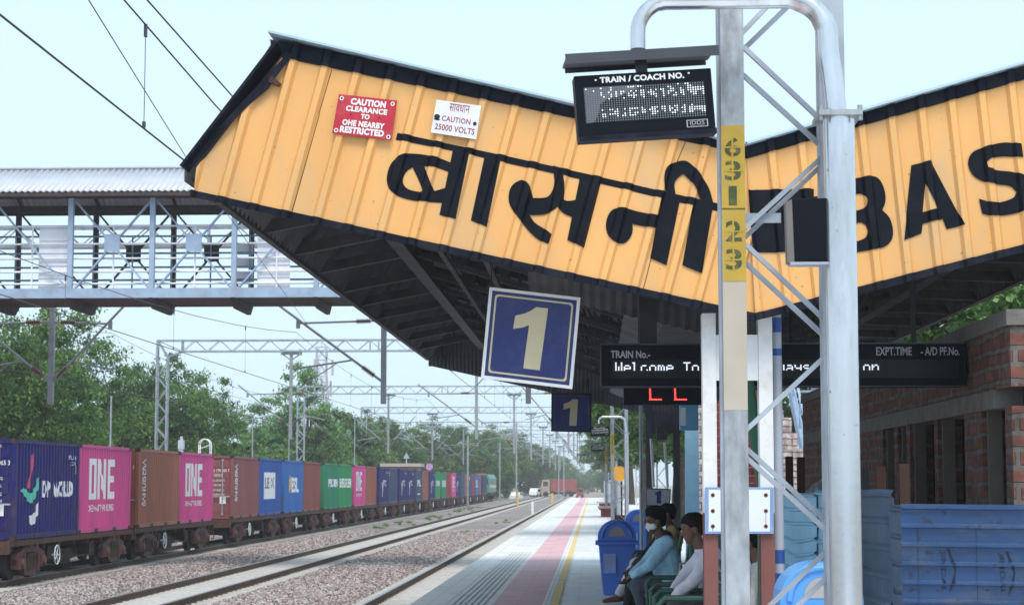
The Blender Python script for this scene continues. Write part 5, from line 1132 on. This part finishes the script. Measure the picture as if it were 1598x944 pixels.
# ------------------------------------------------------------------ brick building under construction, right side
brk = brick_mat('rough red brick', (.13,.042,.03), (.19,.075,.055), (.13,.115,.105), 1, .27, .14, .026, 1.0)
brp = brick_mat('whitewashed brick', (.72,.60,.60), (.80,.70,.70), (.40,.28,.27), 1, .5, .14, .018, .8)
brr = brick_mat('dark red tile wall', (.19,.035,.035), (.24,.05,.05), (.36,.26,.25), 1, .9, .17, .008, .3)
cem = mat('raw cement', (.16,.148,.137), .95, 0, .2, 5, bump=.5, dirt=(.2,.18,.17), damt=.5)
BX, BY0, BY1, BZ = 3.42, 15.6, 31.0, 3.02
t = thing('brick_building', (5, 20, 0), 'unfinished red brick building with dark door openings behind the blue sheet fence', 'building')
op = [(15.86,16.8),(17.6,18.95),(19.15,20.6),(20.85,21.4),(21.7,22.5),(24.4,25.8),(27,28.2)]
m = MB(); y = BY0
for a, b in op+[(BY1, BY1)]:
    m.bb((BX,y,-.05), (BX+.24,a,2.28)); y = b
m.bb((BX,BY0,2.44), (BX+.24,BY1,BZ-.08)); m.build('side_wall', brk, t)
MB().bb((BX-.02,BY0+.6,2.281), (BX+.23,BY1-.2,2.439)).build('lintel_band', cem, t)
m = MB(); m.bb((BX+.241,BY0,-.05), (6.6,BY0+.24,BZ-.08)); m.build('front_wall', brk, t)
m = MB(); m.bb((BX-.03,BY0-.02,BZ-.079), (6.6,BY1,BZ+.05)); m.build('roof_slab', cem, t)
m = MB(); m.bb((6.36,BY0+.241,-.05), (6.6,20.3,BZ-.0795)); m.bb((6.36,20.5,-.05), (6.6,BY1,BZ-.0795)); m.bb((BX+.241,BY1-.24,-.05), (6.359,BY1,BZ-.0795)); m.build('rear_walls', mat('shade-darkened unplastered wall', (.035,.028,.025), .95, 0, .3, 3), t)  # near-black colour puts the interior's shade into the rear walls
fr_ = mat('pale door frame', (.14,.115,.10), .8)
for a, b in op[:5]: MB().bb((BX+.04,b-.07,0), (BX+.16,b-.001,2.279)).build('door_frame', fr_, t)
# whitewashed stepped wall, red tiled wall, light blue column further back
st = [(2.05,2.42,3.55),(2.421,2.9,3.25)]
m = MB(); Yw = 42
for px0, px1, py in ((1078,1112,600),(1112.3,1224,640),(1224.3,1237,652),(1237.3,1246,676),(1246.3,1256,700),(1256.3,1268,724)): m.bb((XY(px0,Yw),Yw,0), (XY(px1,Yw),Yw+.3,ZY(py,Yw)))
tag(m.build('stepped_wall', brp), 'whitewashed pink brick wall with a stepped top behind the canopy columns', 'wall')
m = MB(); Yw = 41.5; m.bb((XY(1116,Yw),Yw,0), (XY(1193,Yw),Yw+.25,ZY(596,Yw))); tag(m.build('tiled_wall', brr), 'dark red tiled wall seen between the front columns', 'wall')
lbm = mat('light blue paint', (.22,.42,.60), .5, 0, .1, 3, dirt=(.35,.45,.52), damt=.4)
Yw = 41; m = MB(); m.bb((XY(1070,Yw),Yw,0), (XY(1091,Yw),Yw+.22,ZY(640,Yw))); tag(m.build('blue_pillar', lbm), 'light blue pillar behind the seated men', 'pillar')
Yw = 24; t = thing('cooler_box', (XY(1077,Yw),Yw,ZY(671,Yw)), 'light blue box hanging beside the indicator clock', 'box'); MB().bb((XY(1062,Yw),Yw,ZY(671,Yw)), (XY(1091,Yw),Yw+.2,ZY(628,Yw))).build('body', mat('sky blue box', (.13,.42,.72), .4), t, .01); MB().bb((XY(1063,Yw),Yw-.004,ZY(664,Yw)), (XY(1071,Yw),Yw-.001,ZY(636,Yw))).build('label_panel', white_p, t)
m = MB(); m.tube([(XY(1066,Yw),Yw+.1,ZY(628,Yw)),(XY(1066,Yw),Yw+.1,3.6)], .01, 6); m.build('hanger', dark, t)
# things on the rear column: cable drops and switch box
Yc2 = 32.2; t = thing('switch_box', (XY(1032,Yc2),Yc2,ZY(688,Yc2)), 'grey switch box with white cables on the shaded rear column', 'switch box'); MB().bb((XY(1025,Yc2),Yc2-.15,ZY(687,Yc2)), (XY(1042,Yc2),Yc2+.1,ZY(666,Yc2))).build('body', girder, t, .01)
m = MB(); m.tube([PY(1016,684,Yc2), PY(1018,720,Yc2), PY(1020,760,Yc2)], .025, 8); m.tube([PY(1037,690,Yc2), PY(1042,760,Yc2)], .022, 8); m.build('cable', white_p, t)
x = XY(1000.5, 31); MB_ = MB().tube([(x,31,0),(x,31,3.5)], .03, 8).build('thin_pole', galv_d); tag(MB_, 'thin grey pole just left of the shaded rear column', 'pole')
# blue hut behind the brick building
t = thing('blue_hut', (9.0, 48, 0), 'blue walled hut with pale blue sloping roof behind the brick building', 'hut'); Yh = 48
xa, xb = XY(1488,Yh), XY(1580,Yh); MB().bb((xa,Yh,0), (xb,Yh+4,ZY(500,Yh))).build('wall', mat('strong blue wall', (.03,.13,.42), .6), t)
m = MB(); m.prism([(XY(1425,Yh),Yh-.4,ZY(528,Yh)),(XY(1500,Yh),Yh-.4,ZY(488,Yh)),(xb,Yh-.4,ZY(480,Yh)),(xb,Yh-.4,ZY(486,Yh)),(XY(1500,Yh),Yh-.4,ZY(498,Yh)),(XY(1425,Yh),Yh-.4,ZY(537,Yh))], (0,5,0)); m.build('roof', mat('pale blue roof', (.35,.48,.58), .5), t)
m = MB()
for px in (1497, 1520): m.bb((XY(px,Yh)-.04,Yh-.03,0), (XY(px,Yh)+.04,Yh-.001,ZY(500,Yh)))
m.build('corner_posts', mat('ochre post', (.4,.25,.12), .7), t); MB().bb((XY(1430,Yh)-.05,Yh-.2,0), (XY(1430,Yh)+.05,Yh-.1,ZY(531,Yh))).build('veranda_post', galv_d, t)
# ------------------------------------------------------------------ blue corrugated sheet fence
def sheet_fence(name, p0, p1, z0, z1, m, label, nrib=6, ribz=.03, texts=None, wav=0, sag=0):
    p0 = Vector((*p0, 0)); p1 = Vector((*p1, 0)); U = p1-p0; L = U.length; N = Vector((U.y, -U.x, 0)).normalized(); N = N if N.y < 0 else -N
    prof = []; q = (z1-z0)/nrib
    for i in range(nrib): b = z0+i*q; prof += [(b,0),(b+q*.70,0),(b+q*.76,ribz),(b+q*.86,ribz*1.05),(b+q*.98,0)]
    prof.append((z1,0)); vs = []; nx = 14
    for z, d in prof:
        for i in range(nx+1):
            a = i/nx; vs.append(p0+U*a+N*(d+wav*math.sin(a*7+z*3))+Z3*(z+sag*math.sin(a*math.pi)*(1 if z < z0+.5 else .2)+.003*math.sin(a*9+z)))
    o = MB().add(vs, [(j*(nx+1)+i, j*(nx+1)+i+1, (j+1)*(nx+1)+i+1, (j+1)*(nx+1)+i) for j in range(len(prof)-1) for i in range(nx)]).build(name, m)
    tag(o, label, 'sheet fence', 'blue corrugated fence sheets'); s_ = o.modifiers.new('thickness', 'SOLIDIFY'); s_.thickness = .004; s_.offset = 0
    if texts:
        def rz_(z):
            for (a, d), (b, e) in zip(prof, prof[1:]):
                if a <= z <= b: return d+(e-d)*(z-a)/max(1e-6, b-a)
            return 0
        g = wrap(texts, [((0, z, 0), (0, 1, 0)) for z, _ in prof]+[((L*i/nx,0,0),(1,0,0)) for i in range(1, nx)], lambda v: p0+U*(v.x/L)+N*(rz_(v.y)+wav*math.sin(v.x/L*7+v.y*3)+.006)+Z3*(v.y+.01*math.sin(v.x/L*9+v.y)+sag*math.sin(v.x/L*math.pi)*.2)); MB().add(*g).build('maker_print', mat('faded dark print', (.006,.012,.035), .6), o)
    return o
fbl = mat('blue fence sheet', (.022,.062,.16), .26, .1, .16, 3, dirt=(.09,.115,.15), damt=.65, dscale=3.5, stretch=(.6,.6,1.6), specks=((.02,.025,.04), 12, .66)); fbd = mat('dusty blue fence sheet', (.045,.085,.15), .5, .1, .15, 3, dirt=(.12,.14,.17), damt=.6, dscale=3); fbp = mat('pale blue fence sheet', (.36,.68,.92), .5, 0, .10, 3, dirt=(.50,.68,.80), damt=.5, dscale=4)
Yf = 14.0; zt1 = ZY(786, Yf); xa = XY(1405, Yf); xb = 4.3
def jin(x): return join2d(rot90(([Vector((-v.x, -v.y, 0)) for v in text2d('JINDAL')[0]], text2d('JINDAL')[1]), x, x+.042, .86, 1.16), shape2d([(x+.05,1.17),(x+.070,1.17),(x+.11,1.06),(x+.112,1.0),(x+.098,1.035)]), shape2d([(x+.112,1.03),(x+.078,.93),(x+.062,.85),(x+.104,.93),(x+.112,1.0)]))
jt = join2d(jin(.27), jin(.27+.415), jin(.27+.83), *[rect2d(a+.115, .1, a+.118, 1.33) for a in (0,.415,.83)], *[rect2d(a+.35, .55, a+.375, .63) for a in (0,.415,.83)])
sheet_fence('fence_sheet', (xa,Yf), (xb,Yf-.25), 0, zt1, fbl, 'large dark blue fence sheet with faded printing at bottom right', 11, .036, jt)
sheet_fence('fence_sheet', (XY(1388,15.0),15.0), (XY(1414,14.12),14.12), .05, 1.49, fbd, 'narrow dusty blue fence sheet left of the printed one', 7, .02, None, .012)
sheet_fence('fence_sheet', (XY(1330,16.6),16.6), (XY(1392,15.05),15.05), .1, ZY(763,15.8), fbd, 'dusty blue fence sheet right beside the silver tube pole', 7, .022, None, .015)
sheet_fence('fence_sheet', (XY(1217,20),20), (XY(1272,18.8),18.8), .72, ZY(768,19.4), fbp, 'pale blue dented fence sheet left of the tube pole', 6, .028, None, .01, -.05)
sheet_fence('fence_sheet', (XY(1273,18.9),18.9), (XY(1338,16.7),16.7), .62, ZY(766,17.8), fbp, 'second pale blue fence sheet, partly behind the tube pole', 6, .028, None, .01, .03)
for px, Y, py, lb in ((1232,20.3,712,'rusty fence post at the left end of the pale blue sheets'),(1250,19.9,713,'rusty fence post above the pale blue dented sheet'),(1281,19.2,700,'thin black post leaning behind the second pale blue sheet'),(1348,16.9,730,'black fence post right beside the tube pole'),(1375,16.4,728,'rusty fence post behind the dusty sheet'),(1411,15.9,724,'rusty fence post before the brick door openings')):
    x = XY(px, Y); m = MB(); m.bar((x,Y,0), (x+(.08 if px == 1281 else 0),Y,ZY(py,Y)), .035 if px in (1281,) else .08, .05); tag(m.build('fence_post', dark if px in (1281,1348) else mat('dark rusty post', (.055,.025,.018), .85, 0, .3, 6)), lb, 'post', 'posts behind the blue fence')
# pile of planks behind fence, fan
m = MB()
for k in range(4): m.bar(PY(1222+k*4,800-k*8+20,21.5+k*.1), PY(1278+k*4,742-k*2+20,21.5+k*.1), .05, .16)
tag(m.build('plank_stack', galv), 'grey metal planks leaning behind the pale blue fence', 'planks')
t = thing('wall_fan', (XY(1237,17.9),17.9,ZY(560,17.9)), 'dark wire cage fan mounted under the canopy beside the downpipe', 'fan'); c = PY(1237,560,17.9); m = MB()
for r_ in (.07,.13,.19,.23): m.tube([c+Vector((r_*math.cos(k*.3142),0,r_*math.sin(k*.3142))) for k in range(21)], .004, 5)
for k in range(16): a = k*math.pi/8; m.tube([c+Vector((.03*math.cos(a),-.05,.03*math.sin(a))), c+Vector((.23*math.cos(a),0,.23*math.sin(a))), c+Vector((.05*math.cos(a),.12,.05*math.sin(a)))], .003, 4)
m.build('cage', girder, t); m = MB()
for k in range(3): a = k*2.094; m.fr(c+Vector((.11*math.cos(a),.03,.11*math.sin(a))), Vector((math.cos(a),.1,math.sin(a)))*.09, Vector((-math.sin(a),.3,math.cos(a)))*.05, Vector((0,.004,0)))
m.build('blades', girder, t); m = MB(); m.tube([c+Vector((0,.04,0)), c+Vector((0,.25,0))], .06, 12); m.bar(c+Vector((0,.2,0)), c+Vector((0,.25,1.0)), .03); m.build('motor', dark, t)
# ------------------------------------------------------------------ bins
def make_bin(x, y, m, label):
    t = thing('litter_bin', (x, y, 0), label, 'bin', 'blue litter bins')
    def sec(z, wx, wy): return [(x-wx,y-wy,z),(x+wx,y-wy,z),(x+wx,y+wy,z),(x-wx,y+wy,z)]
    b = MB(); s_ = [sec(.0,.20,.20), sec(.05,.215,.21), sec(.72,.27,.26), sec(.76,.285,.275)]
    for a, c in zip(s_, s_[1:]): b.add(a+c, [(0,1,5,4),(1,2,6,5),(2,3,7,6),(3,0,4,7)])
    b.add(s_[0], [(3,2,1,0)]); b.build('body', m, t, .02, True)
    l = MB(); l.bb((x-.32,y-.31,.745), (x+.32,y+.31,.80))
    arc = [(-.285,.80)]+[(-.285*math.cos(k*math.pi/14)*(1 if k else 1), .86+.25*math.sin(k*math.pi/14)) for k in range(15)]+[(.285,.80)]
    l.prism([(x+a,y-.255,z) for a, z in arc], (0,.51,0)); l.build('lid', m, t, .012)
    f = MB(); outer = [(-.20*math.cos(k*math.pi/12), .845+.225*math.sin(k*math.pi/12)) for k in range(13)]
    f.tube([(x+a*1.1,y-.26,z+.005) for a, z in outer], .022, 8); f.build('opening_rim', m, t)
    MB().prism([(x+a*.62,y-.262,.87+(z-.845)*.62) for a, z in outer], (0,.01,0)).build('swing_flap', mat('grey bin opening', (.35,.33,.33), .6), t)
    MB().bb((x-.20,y-.272,.33), (x-.02,y-.262,.62)).build('sticker', mat('pale bin sticker', (.30,.40,.72), .5), t)
    return t
pbl = mat('blue plastic', (.08,.21,.74), .38, 0, .06, 2, dirt=(.10,.16,.45), damt=.35, dscale=4); pbb = mat('light blue plastic', (.09,.30,.68), .38, 0, .06, 2, dirt=(.2,.35,.6), damt=.3)
make_bin(XY(962,28.5), 28.5, pbl, 'near blue litter bin with arched lid beside the seated men')
make_bin(XY(996,40), 40, pbl, 'far blue litter bin behind the shaded column')
make_bin(XY(1273,13.4), 13.4, pbb, 'light blue litter bin at the foot of the tube pole')
# ------------------------------------------------------------------ benches
gbm = mat('dark green bench paint', (.015,.07,.05), .45, 0, .15, 5, dirt=(.05,.05,.045), damt=.4)
def make_bench(y0, y1, label, m=None):
    t = thing('platform_bench', (.85, (y0+y1)/2, 0), label, 'bench', 'green metal benches under the canopy'); xs0, xs1 = .56, 1.06; m = m or gbm
    s_ = MB()
    for k in range(6): x = xs0+k*.088; s_.bb((x,y0,.42), (x+.07,y1,.45))
    s_.build('seat', m, t, .004); b = MB()
    for k in range(5): z = .52+k*.095; b.bar((xs1+.04+.02*k,y0,z), (xs1+.04+.02*k,y1,z), .02, .075)
    b.build('backrest', m, t, .003)
    for y in (y0+.04, (y0+y1)/2, y1-.04):
        f = MB(); f.tube([(xs0+.03,y,0),(xs0+.02,y,.42),(xs0+.01,y,.60),(xs0+.06,y,.66),(xs1-.05,y,.66),(xs1+.03,y,.60)], .026, 8); f.tube([(xs1+.06,y,0),(xs1+.02,y,.42),(xs1+.10,y,.9),(xs1+.13,y,1.0),(xs1+.17,y,1.03)], .026, 8); f.tube([(xs0+.02,y,.40),(xs1+.02,y,.40)], .022, 8)
        f.build('end_frame', m, t)
    return t
make_bench(16.6, 18.9, 'nearest green metal bench, half hidden by the front columns'); make_bench(20.2, 23.0, 'middle green metal bench with the man in light blue'); make_bench(25.2, 27.9, 'farther green metal bench beside the near blue bin')
t = thing('arched_rail', (XY(1092,19.6),19.6,0), 'dark green arched rail standing beside the middle bench', 'rail'); xx = XY(1090,19.6); m = MB(); m.tube([(xx-.08,19.6,0),(xx-.08,19.6,1.12)]+[(xx-.08+.15*(1-math.cos(k*math.pi/10)),19.6,1.12+.15*math.sin(k*math.pi/10)) for k in range(1,11)]+[(xx+.22,19.6,0)], .024, 8); m.bar((xx-.08,19.6,.7),(xx+.22,19.6,.7),.03); m.bar((xx-.08,19.6,.35),(xx+.22,19.6,.35),.03); m.build('hoop', gbm, t)
cbn = mat('pale stone seat', (.50,.46,.42), .8)
for y, lb in ((95,'red and white concrete bench far along the platform edge of the shade'),(120,'more distant concrete bench along the platform')):
    t = thing('concrete_bench', (.75,y,0), lb, 'bench', 'concrete benches'); MB().bb((.25,y-.9,.42), (1.25,y+.9,.52)).build('seat', cbn, t)
    for dy in (-.6, .6): MB().bb((.4,y+dy-.1,0), (1.1,y+dy+.1,.419)).build('leg', redb, t)
t = thing('flower_pot', (XY(966,72),72,0), 'brown plant pot at the foot of the second tube pole', 'pot'); x = t.location.x; MB().tube([(x,72,0),(x,72,.1),(x,72,.4),(x,72,.46)], [.2,.24,.3,.32], 14).build('pot', rust, t)
t = thing('station_notice', (XY(966,78),78,0), 'round orange yellow notice on a post by the far masts', 'sign'); x, z = XY(966,78), ZY(739,78); MB().tube([(x+.1,78.05,0),(x+.1,78.05,z)], .04, 6).build('post', dark, t); MB().prism([(x+.33*math.cos(k*.7854+.39),77.98,z+.33*math.sin(k*.7854+.39)) for k in range(8)], (0,.03,0)).build('plate', mat('orange notice', (.75,.36,.03), .5), t)
t = thing('picket_fence', (2.6,150,0), 'white grey tall panel fence along the far platform back', 'fence'); m = MB()
for k in range(44): y = 84+k*2.8; m.bb((1.2,y,0), (1.32,y+2.2,1.85+.05*math.sin(k*2.1)))
m.build('panels', mat('pale fence panel', (.52,.53,.58), .7, 0, .15, .3), t); MB().bb((1.321,84,.9), (1.36,206,1.0)).build('rail', galv_d, t)
# ------------------------------------------------------------------ seated men
skin_d = mat('brown skin', (.13,.062,.038), .55, 0, .08, 10); hair_m = mat('black hair', (.006,.005,.005), .8, 0, .2, 30, spec=.1)
def blob(chains, vox, it=3):
    m = MB()
    for pts, rs in chains:
        pts = [Vector(p) for p in pts]
        for p, r_ in zip(pts, rs): m.sph(p, r_, 12, 8)
        for i in range(len(pts)-1):
            if (pts[i]-pts[i+1]).length > 1e-4: m.tube([pts[i], pts[i+1]], [rs[i], rs[i+1]], 12)
    me = bpy.data.meshes.new('tmp'); me.from_pydata(m.v, [], m.f); o = bpy.data.objects.new('tmp', me); COL.objects.link(o)
    r_ = o.modifiers.new('r', 'REMESH'); r_.mode = 'VOXEL'; r_.voxel_size = vox
    s_ = o.modifiers.new('s', 'SMOOTH'); s_.iterations = it; s_.factor = .5
    dg = bpy.context.evaluated_depsgraph_get(); out = bpy.data.meshes.new_from_object(o.evaluated_get(dg)); bpy.data.objects.remove(o); bpy.data.meshes.remove(me)
    vs = [v.co.copy() for v in out.vertices]; fs = [tuple(p.vertices) for p in out.polygons]; bpy.data.meshes.remove(out)
    return vs, fs
def person(loc, head, label, shirt, pants, lean=.0, arms='lap', legs='floor', turn=0, mask=False, barefoot=True, wide=1.0, sc=1.0):
    """seated man; local x forward, seat height .45; heading turns him about the vertical"""
    T = Matrix.Translation(Vector(loc)) @ Matrix.Rotation(head, 4, 'Z') @ Matrix.Diagonal((sc,sc,sc,1))
    t = thing('person', loc, label, 'person', 'men sitting on the benches')
    hip = Vector((0,0,.54)); ch = Vector((-.06+lean*.36,0,.90)); nk = Vector((-.04+lean*.50,0,1.06)); hd_ = nk+Vector((.035+lean*.10,0,.155))
    J = {}
    for s in (-1, 1):
        J['h',s] = hip+Vector((0,.095*s,0)); J['s',s] = ch+Vector((lean*.03,.185*s,.09))
        if legs == 'floor': J['k',s] = Vector((.46,.12*s*wide,.52)); J['a',s] = Vector((.44+.10*(s > 0),.13*s*wide,.09))
        elif legs == 'tuck': J['k',s] = Vector((.38,.13*s,.53)); J['a',s] = Vector((.16+.12*(s > 0),.10*s,.09))
        elif legs == 'stretch': J['k',s] = Vector((.46,.10*s,.54)); J['a',s] = Vector((.62+.12*(s > 0),.09*s,.10))
        else: J['k',s] = Vector((.46,.11*s,.52 if s < 0 else .62)); J['a',s] = Vector((.44,-.10,.09)) if s < 0 else Vector((.52,-.20,.38))
        J['t',s] = J['a',s]+Vector((.17,.02*s,-.055))
        if arms == 'lap': J['e',s] = J['s',s]+Vector((.06,.05*s,-.28)); J['w',s] = Vector((.28+lean*.2,.07*s,.64))
        elif arms == 'face' and s > 0: J['e',s] = J['s',s]+Vector((.22,.04,-.14)); J['w',s] = hd_+Vector((.19,.06,-.04))
        elif arms == 'face': J['e',s] = J['s',s]+Vector((.06,-.05,-.28)); J['w',s] = Vector((.30,-.06,.63))
        else: J['e',s] = J['s',s]+Vector((.20,.02*s,-.24)); J['w',s] = Vector((.42+lean*.1,.03*s,.60))
    tor = lambda k: [([hip+Vector((0,.07*s,0)), hip+Vector((-.02,.075*s,.18)), ch+Vector((0,.085*s,0)), ch+Vector((0,.09*s,.08))], [.115*k,.108*k,.115*k,.085*k]) for s in (-1,1)]+[([ch+Vector((0,0,.07)), nk], [.09*k,.06])]
    arm = lambda s, k, to: ([J['s',s], J['e',s]]+([J['w',s]] if to else [J['e',s].lerp(J['w',s],.75)]), [.062*k,.045*k,.030*k if to else .040*k])
    leg = lambda s, k, f: ([J['h',s], J['k',s], J['k',s].lerp(J['a',s], f)], [.092*k,.066*k,.066*k-(.026*f*k)])
    body = tor(1)
    for s in (-1, 1):
        body += [arm(s,1,True), leg(s,1,1.0), ([J['a',s]+Vector((-.04,0,-.03)), J['a',s]+Vector((.05,0,-.035)), J['t',s]], [.042,.042,.028])]
        w_ = J['w',s]; d = (w_-J['e',s]).normalized(); sd = Vector((0,1,0)).cross(d).normalized() if abs(d.y) < .9 else Vector((1,0,0)); la = d.cross(sd).normalized()
        body.append(([w_, w_+d*.045, w_+d*.085], [.028,.034,.032]))
        for i, (o_, ln) in enumerate(((-.026,.062),(-.009,.075),(.009,.07),(.026,.055))):
            b0 = w_+d*.09+la*o_; body.append(([b0, b0+d*ln*.55-sd*.008, b0+d*ln*.9-sd*.03], [.0105,.010,.009]))
        b0 = w_+d*.035+la*(-.03*s); body.append(([b0, b0+la*(-.03*s)+d*.03, b0+la*(-.035*s)+d*.065], [.012,.011,.010]))
    Rh = Matrix.Rotation(turn, 3, 'Z') @ Matrix.Rotation(lean*.5, 3, 'Y'); H = lambda x, y, z: hd_+Rh @ Vector((x,y,z))
    body += [([nk-Vector((0,0,.04)), H(-.01,0,-.05)], [.056,.054]), ([H(-.025,0,.045), H(.02,0,.05)], [.092,.085]), ([H(.03,0,-.01), H(.045,0,-.055), H(.055,0,-.085)], [.072,.058,.040]), ([H(.095,0,.02), H(.115,0,-.018)], [.012,.017]), ([H(.083,-.018,-.055), H(.083,.018,-.055)], [.014,.014])]
    for s in (-1, 1): body += [([H(-.01,.088*s,.02), H(-.012,.092*s,-.02)], [.022,.016]), ([H(.08,.035*s,.045), H(.075,.05*s,.045)], [.014,.012])]
    def emit(nm_, chains, m_, vox=.012, it=3):
        vs, fs = blob(chains, vox, it)
        if nm_ in ('shirt', 'trousers'): vs = [v+noise.noise_vector(v*13+Vector((loc[1],0,0)))*.007+noise.noise_vector(Vector((v.x*26,v.y*26,v.z*60)))*.004 for v in vs]
        return MB().add([T @ v for v in vs], fs, True).build(nm_, m_, t)
    for f_ in [emit('body', body, skin_d, .009, 2)]: f_.data.polygons.foreach_set('use_smooth', [True]*len(f_.data.polygons))
    hair = [([H(-.035,0,.06), H(.0,0,.075), H(.04,0,.088)], [.106,.096,.062]), ([H(-.075,0,.03), H(-.075,0,-.02)], [.060,.045]), ([H(-.03,.06,.05), H(-.03,-.06,.05)], [.052,.052])]
    emit('hair', hair, hair_m, .011, 2)
    m = MB()
    for s in (-1, 1): m.sph(T @ H(.088,.036*s,.028), .011*sc, 8, 6)
    m.build('eyes', blk, t)
    rough = lambda c, a: [(p, [r_*(1+a*random.uniform(-1,1)) for r_ in rs]) for p, rs in c]
    emit('shirt', [(p, [r_+.016 for r_ in rs]) for p, rs in tor(1.0)[:2]]+[([ch+Vector((0,0,.08)), nk-Vector((0,0,.035))], [.10,.066])]+[([J['s',s].lerp(ch+Vector((0,0,.08)),.3), J['s',s], J['s',s].lerp(J['e',s],.5), J['e',s], J['e',s].lerp(J['w',s],.78)], [.085,.084,.074,.066,.052]) for s in (-1,1)]+[([hip+Vector((.03,-.1,.0)), hip+Vector((.03,.1,0))], [.135,.135]), ([ch+Vector((.09,.06,-.12)), hip+Vector((.12,.05,.12))], [.05,.06]), ([ch+Vector((.09,-.06,-.12)), hip+Vector((.12,-.05,.12))], [.05,.06])], shirt, .012, 2)
    if pants:
        k = 1.18 if legs != 'stretch' else 1.42
        emit('trousers', [(leg(s,k,.86)) for s in (-1,1)]+[([J['h',-1], J['h',1]], [.125,.125])]+([([J['k',-1].lerp(J['h',-1],.2), J['k',1].lerp(J['h',1],.2)], [.09,.09]), ([J['k',-1]+Vector((.05,0,-.2)), J['k',1]+Vector((.05,0,-.25))], [.08,.08])] if legs == 'stretch' else []), pants, .012, 2)
    if mask:
        emit('face_mask', [([H(.040,.050,-.035), H(.072,0,-.028), H(.040,-.050,-.035)], [.038,.052,.038]), ([H(.06,0,-.06)], [.045])], white_p, .010, 2)
    if not barefoot:
        emit('shoes', [([J['a',s]+Vector((-.05,0,-.04)), J['a',s]+Vector((.06,0,-.042)), J['t',s]+Vector((.01,0,0))], [.052,.050,.040]) for s in (-1,1)], mat('dark shoes', (.05,.05,.055), .5), .011, 2)
    return t
cl = lambda nm_, c: mat(nm_, c, .85, 0, .16, 7, bump=.5, bscale=14)
person((XY(1044,26.4),26.4,0), R(182), 'man in tan kurta and white dhoti, bare feet stretched out beside the blue bin', cl('tan cloth', (.42,.32,.15)), cl('white dhoti cloth', (.62,.60,.68)), .06, 'face', 'stretch')
person((XY(1042,23.7),23.7,0), R(184), 'man in black clothes leaning forward between the tan and the light blue man', cl('black cloth', (.015,.014,.018)), cl('black trousers cloth', (.018,.017,.022)), .30, 'knees', 'floor')
person((XY(1043,21.4),21.4,0), R(186), 'man in light blue shirt and white face mask sitting on the middle bench', cl('light blue shirt', (.34,.58,.76)), cl('grey jeans', (.08,.10,.14)), .26, 'knees', 'tuck', .15, True, False)
person((XY(1118,18.2),17.9,0), R(190), 'man in white shirt with lowered head beside the khaki bag', cl('white shirt cloth', (.58,.57,.66)), cl('dark grey trousers', (.05,.05,.06)), .42, 'knees', 'floor', -.1, False, False)
person((XY(1196,17.2),16.9,-.10), R(165), 'man in pale clothes mostly hidden behind the right column post', cl('pale shirt cloth', (.52,.50,.52)), cl('pale trousers', (.45,.43,.44)), .30, 'lap', 'floor', 0, False, False)
t = thing('khaki_bag', (XY(1068,18.9),18.9,.45), 'khaki cloth bag standing on the nearest bench', 'bag'); x = t.location.x
vs, fs = blob([([(x,18.9,.56),(x,18.9,.66)], [.115,.10]), ([(x-.06,18.85,.52),(x+.06,18.95,.52)], [.09,.09]), ([(x,18.9,.72),(x+.02,18.9,.78)], [.08,.04])], .014, 3); MB().add(vs, fs, True).build('bag_body', cl('khaki cloth', (.33,.29,.20)), t)
MB().tube([(x-.06,18.86,.74),(x-.05,18.86,.86),(x+.05,18.9,.88),(x+.07,18.92,.76)], .012, 6).build('handle', cl('khaki cloth', (.33,.29,.20)), t)
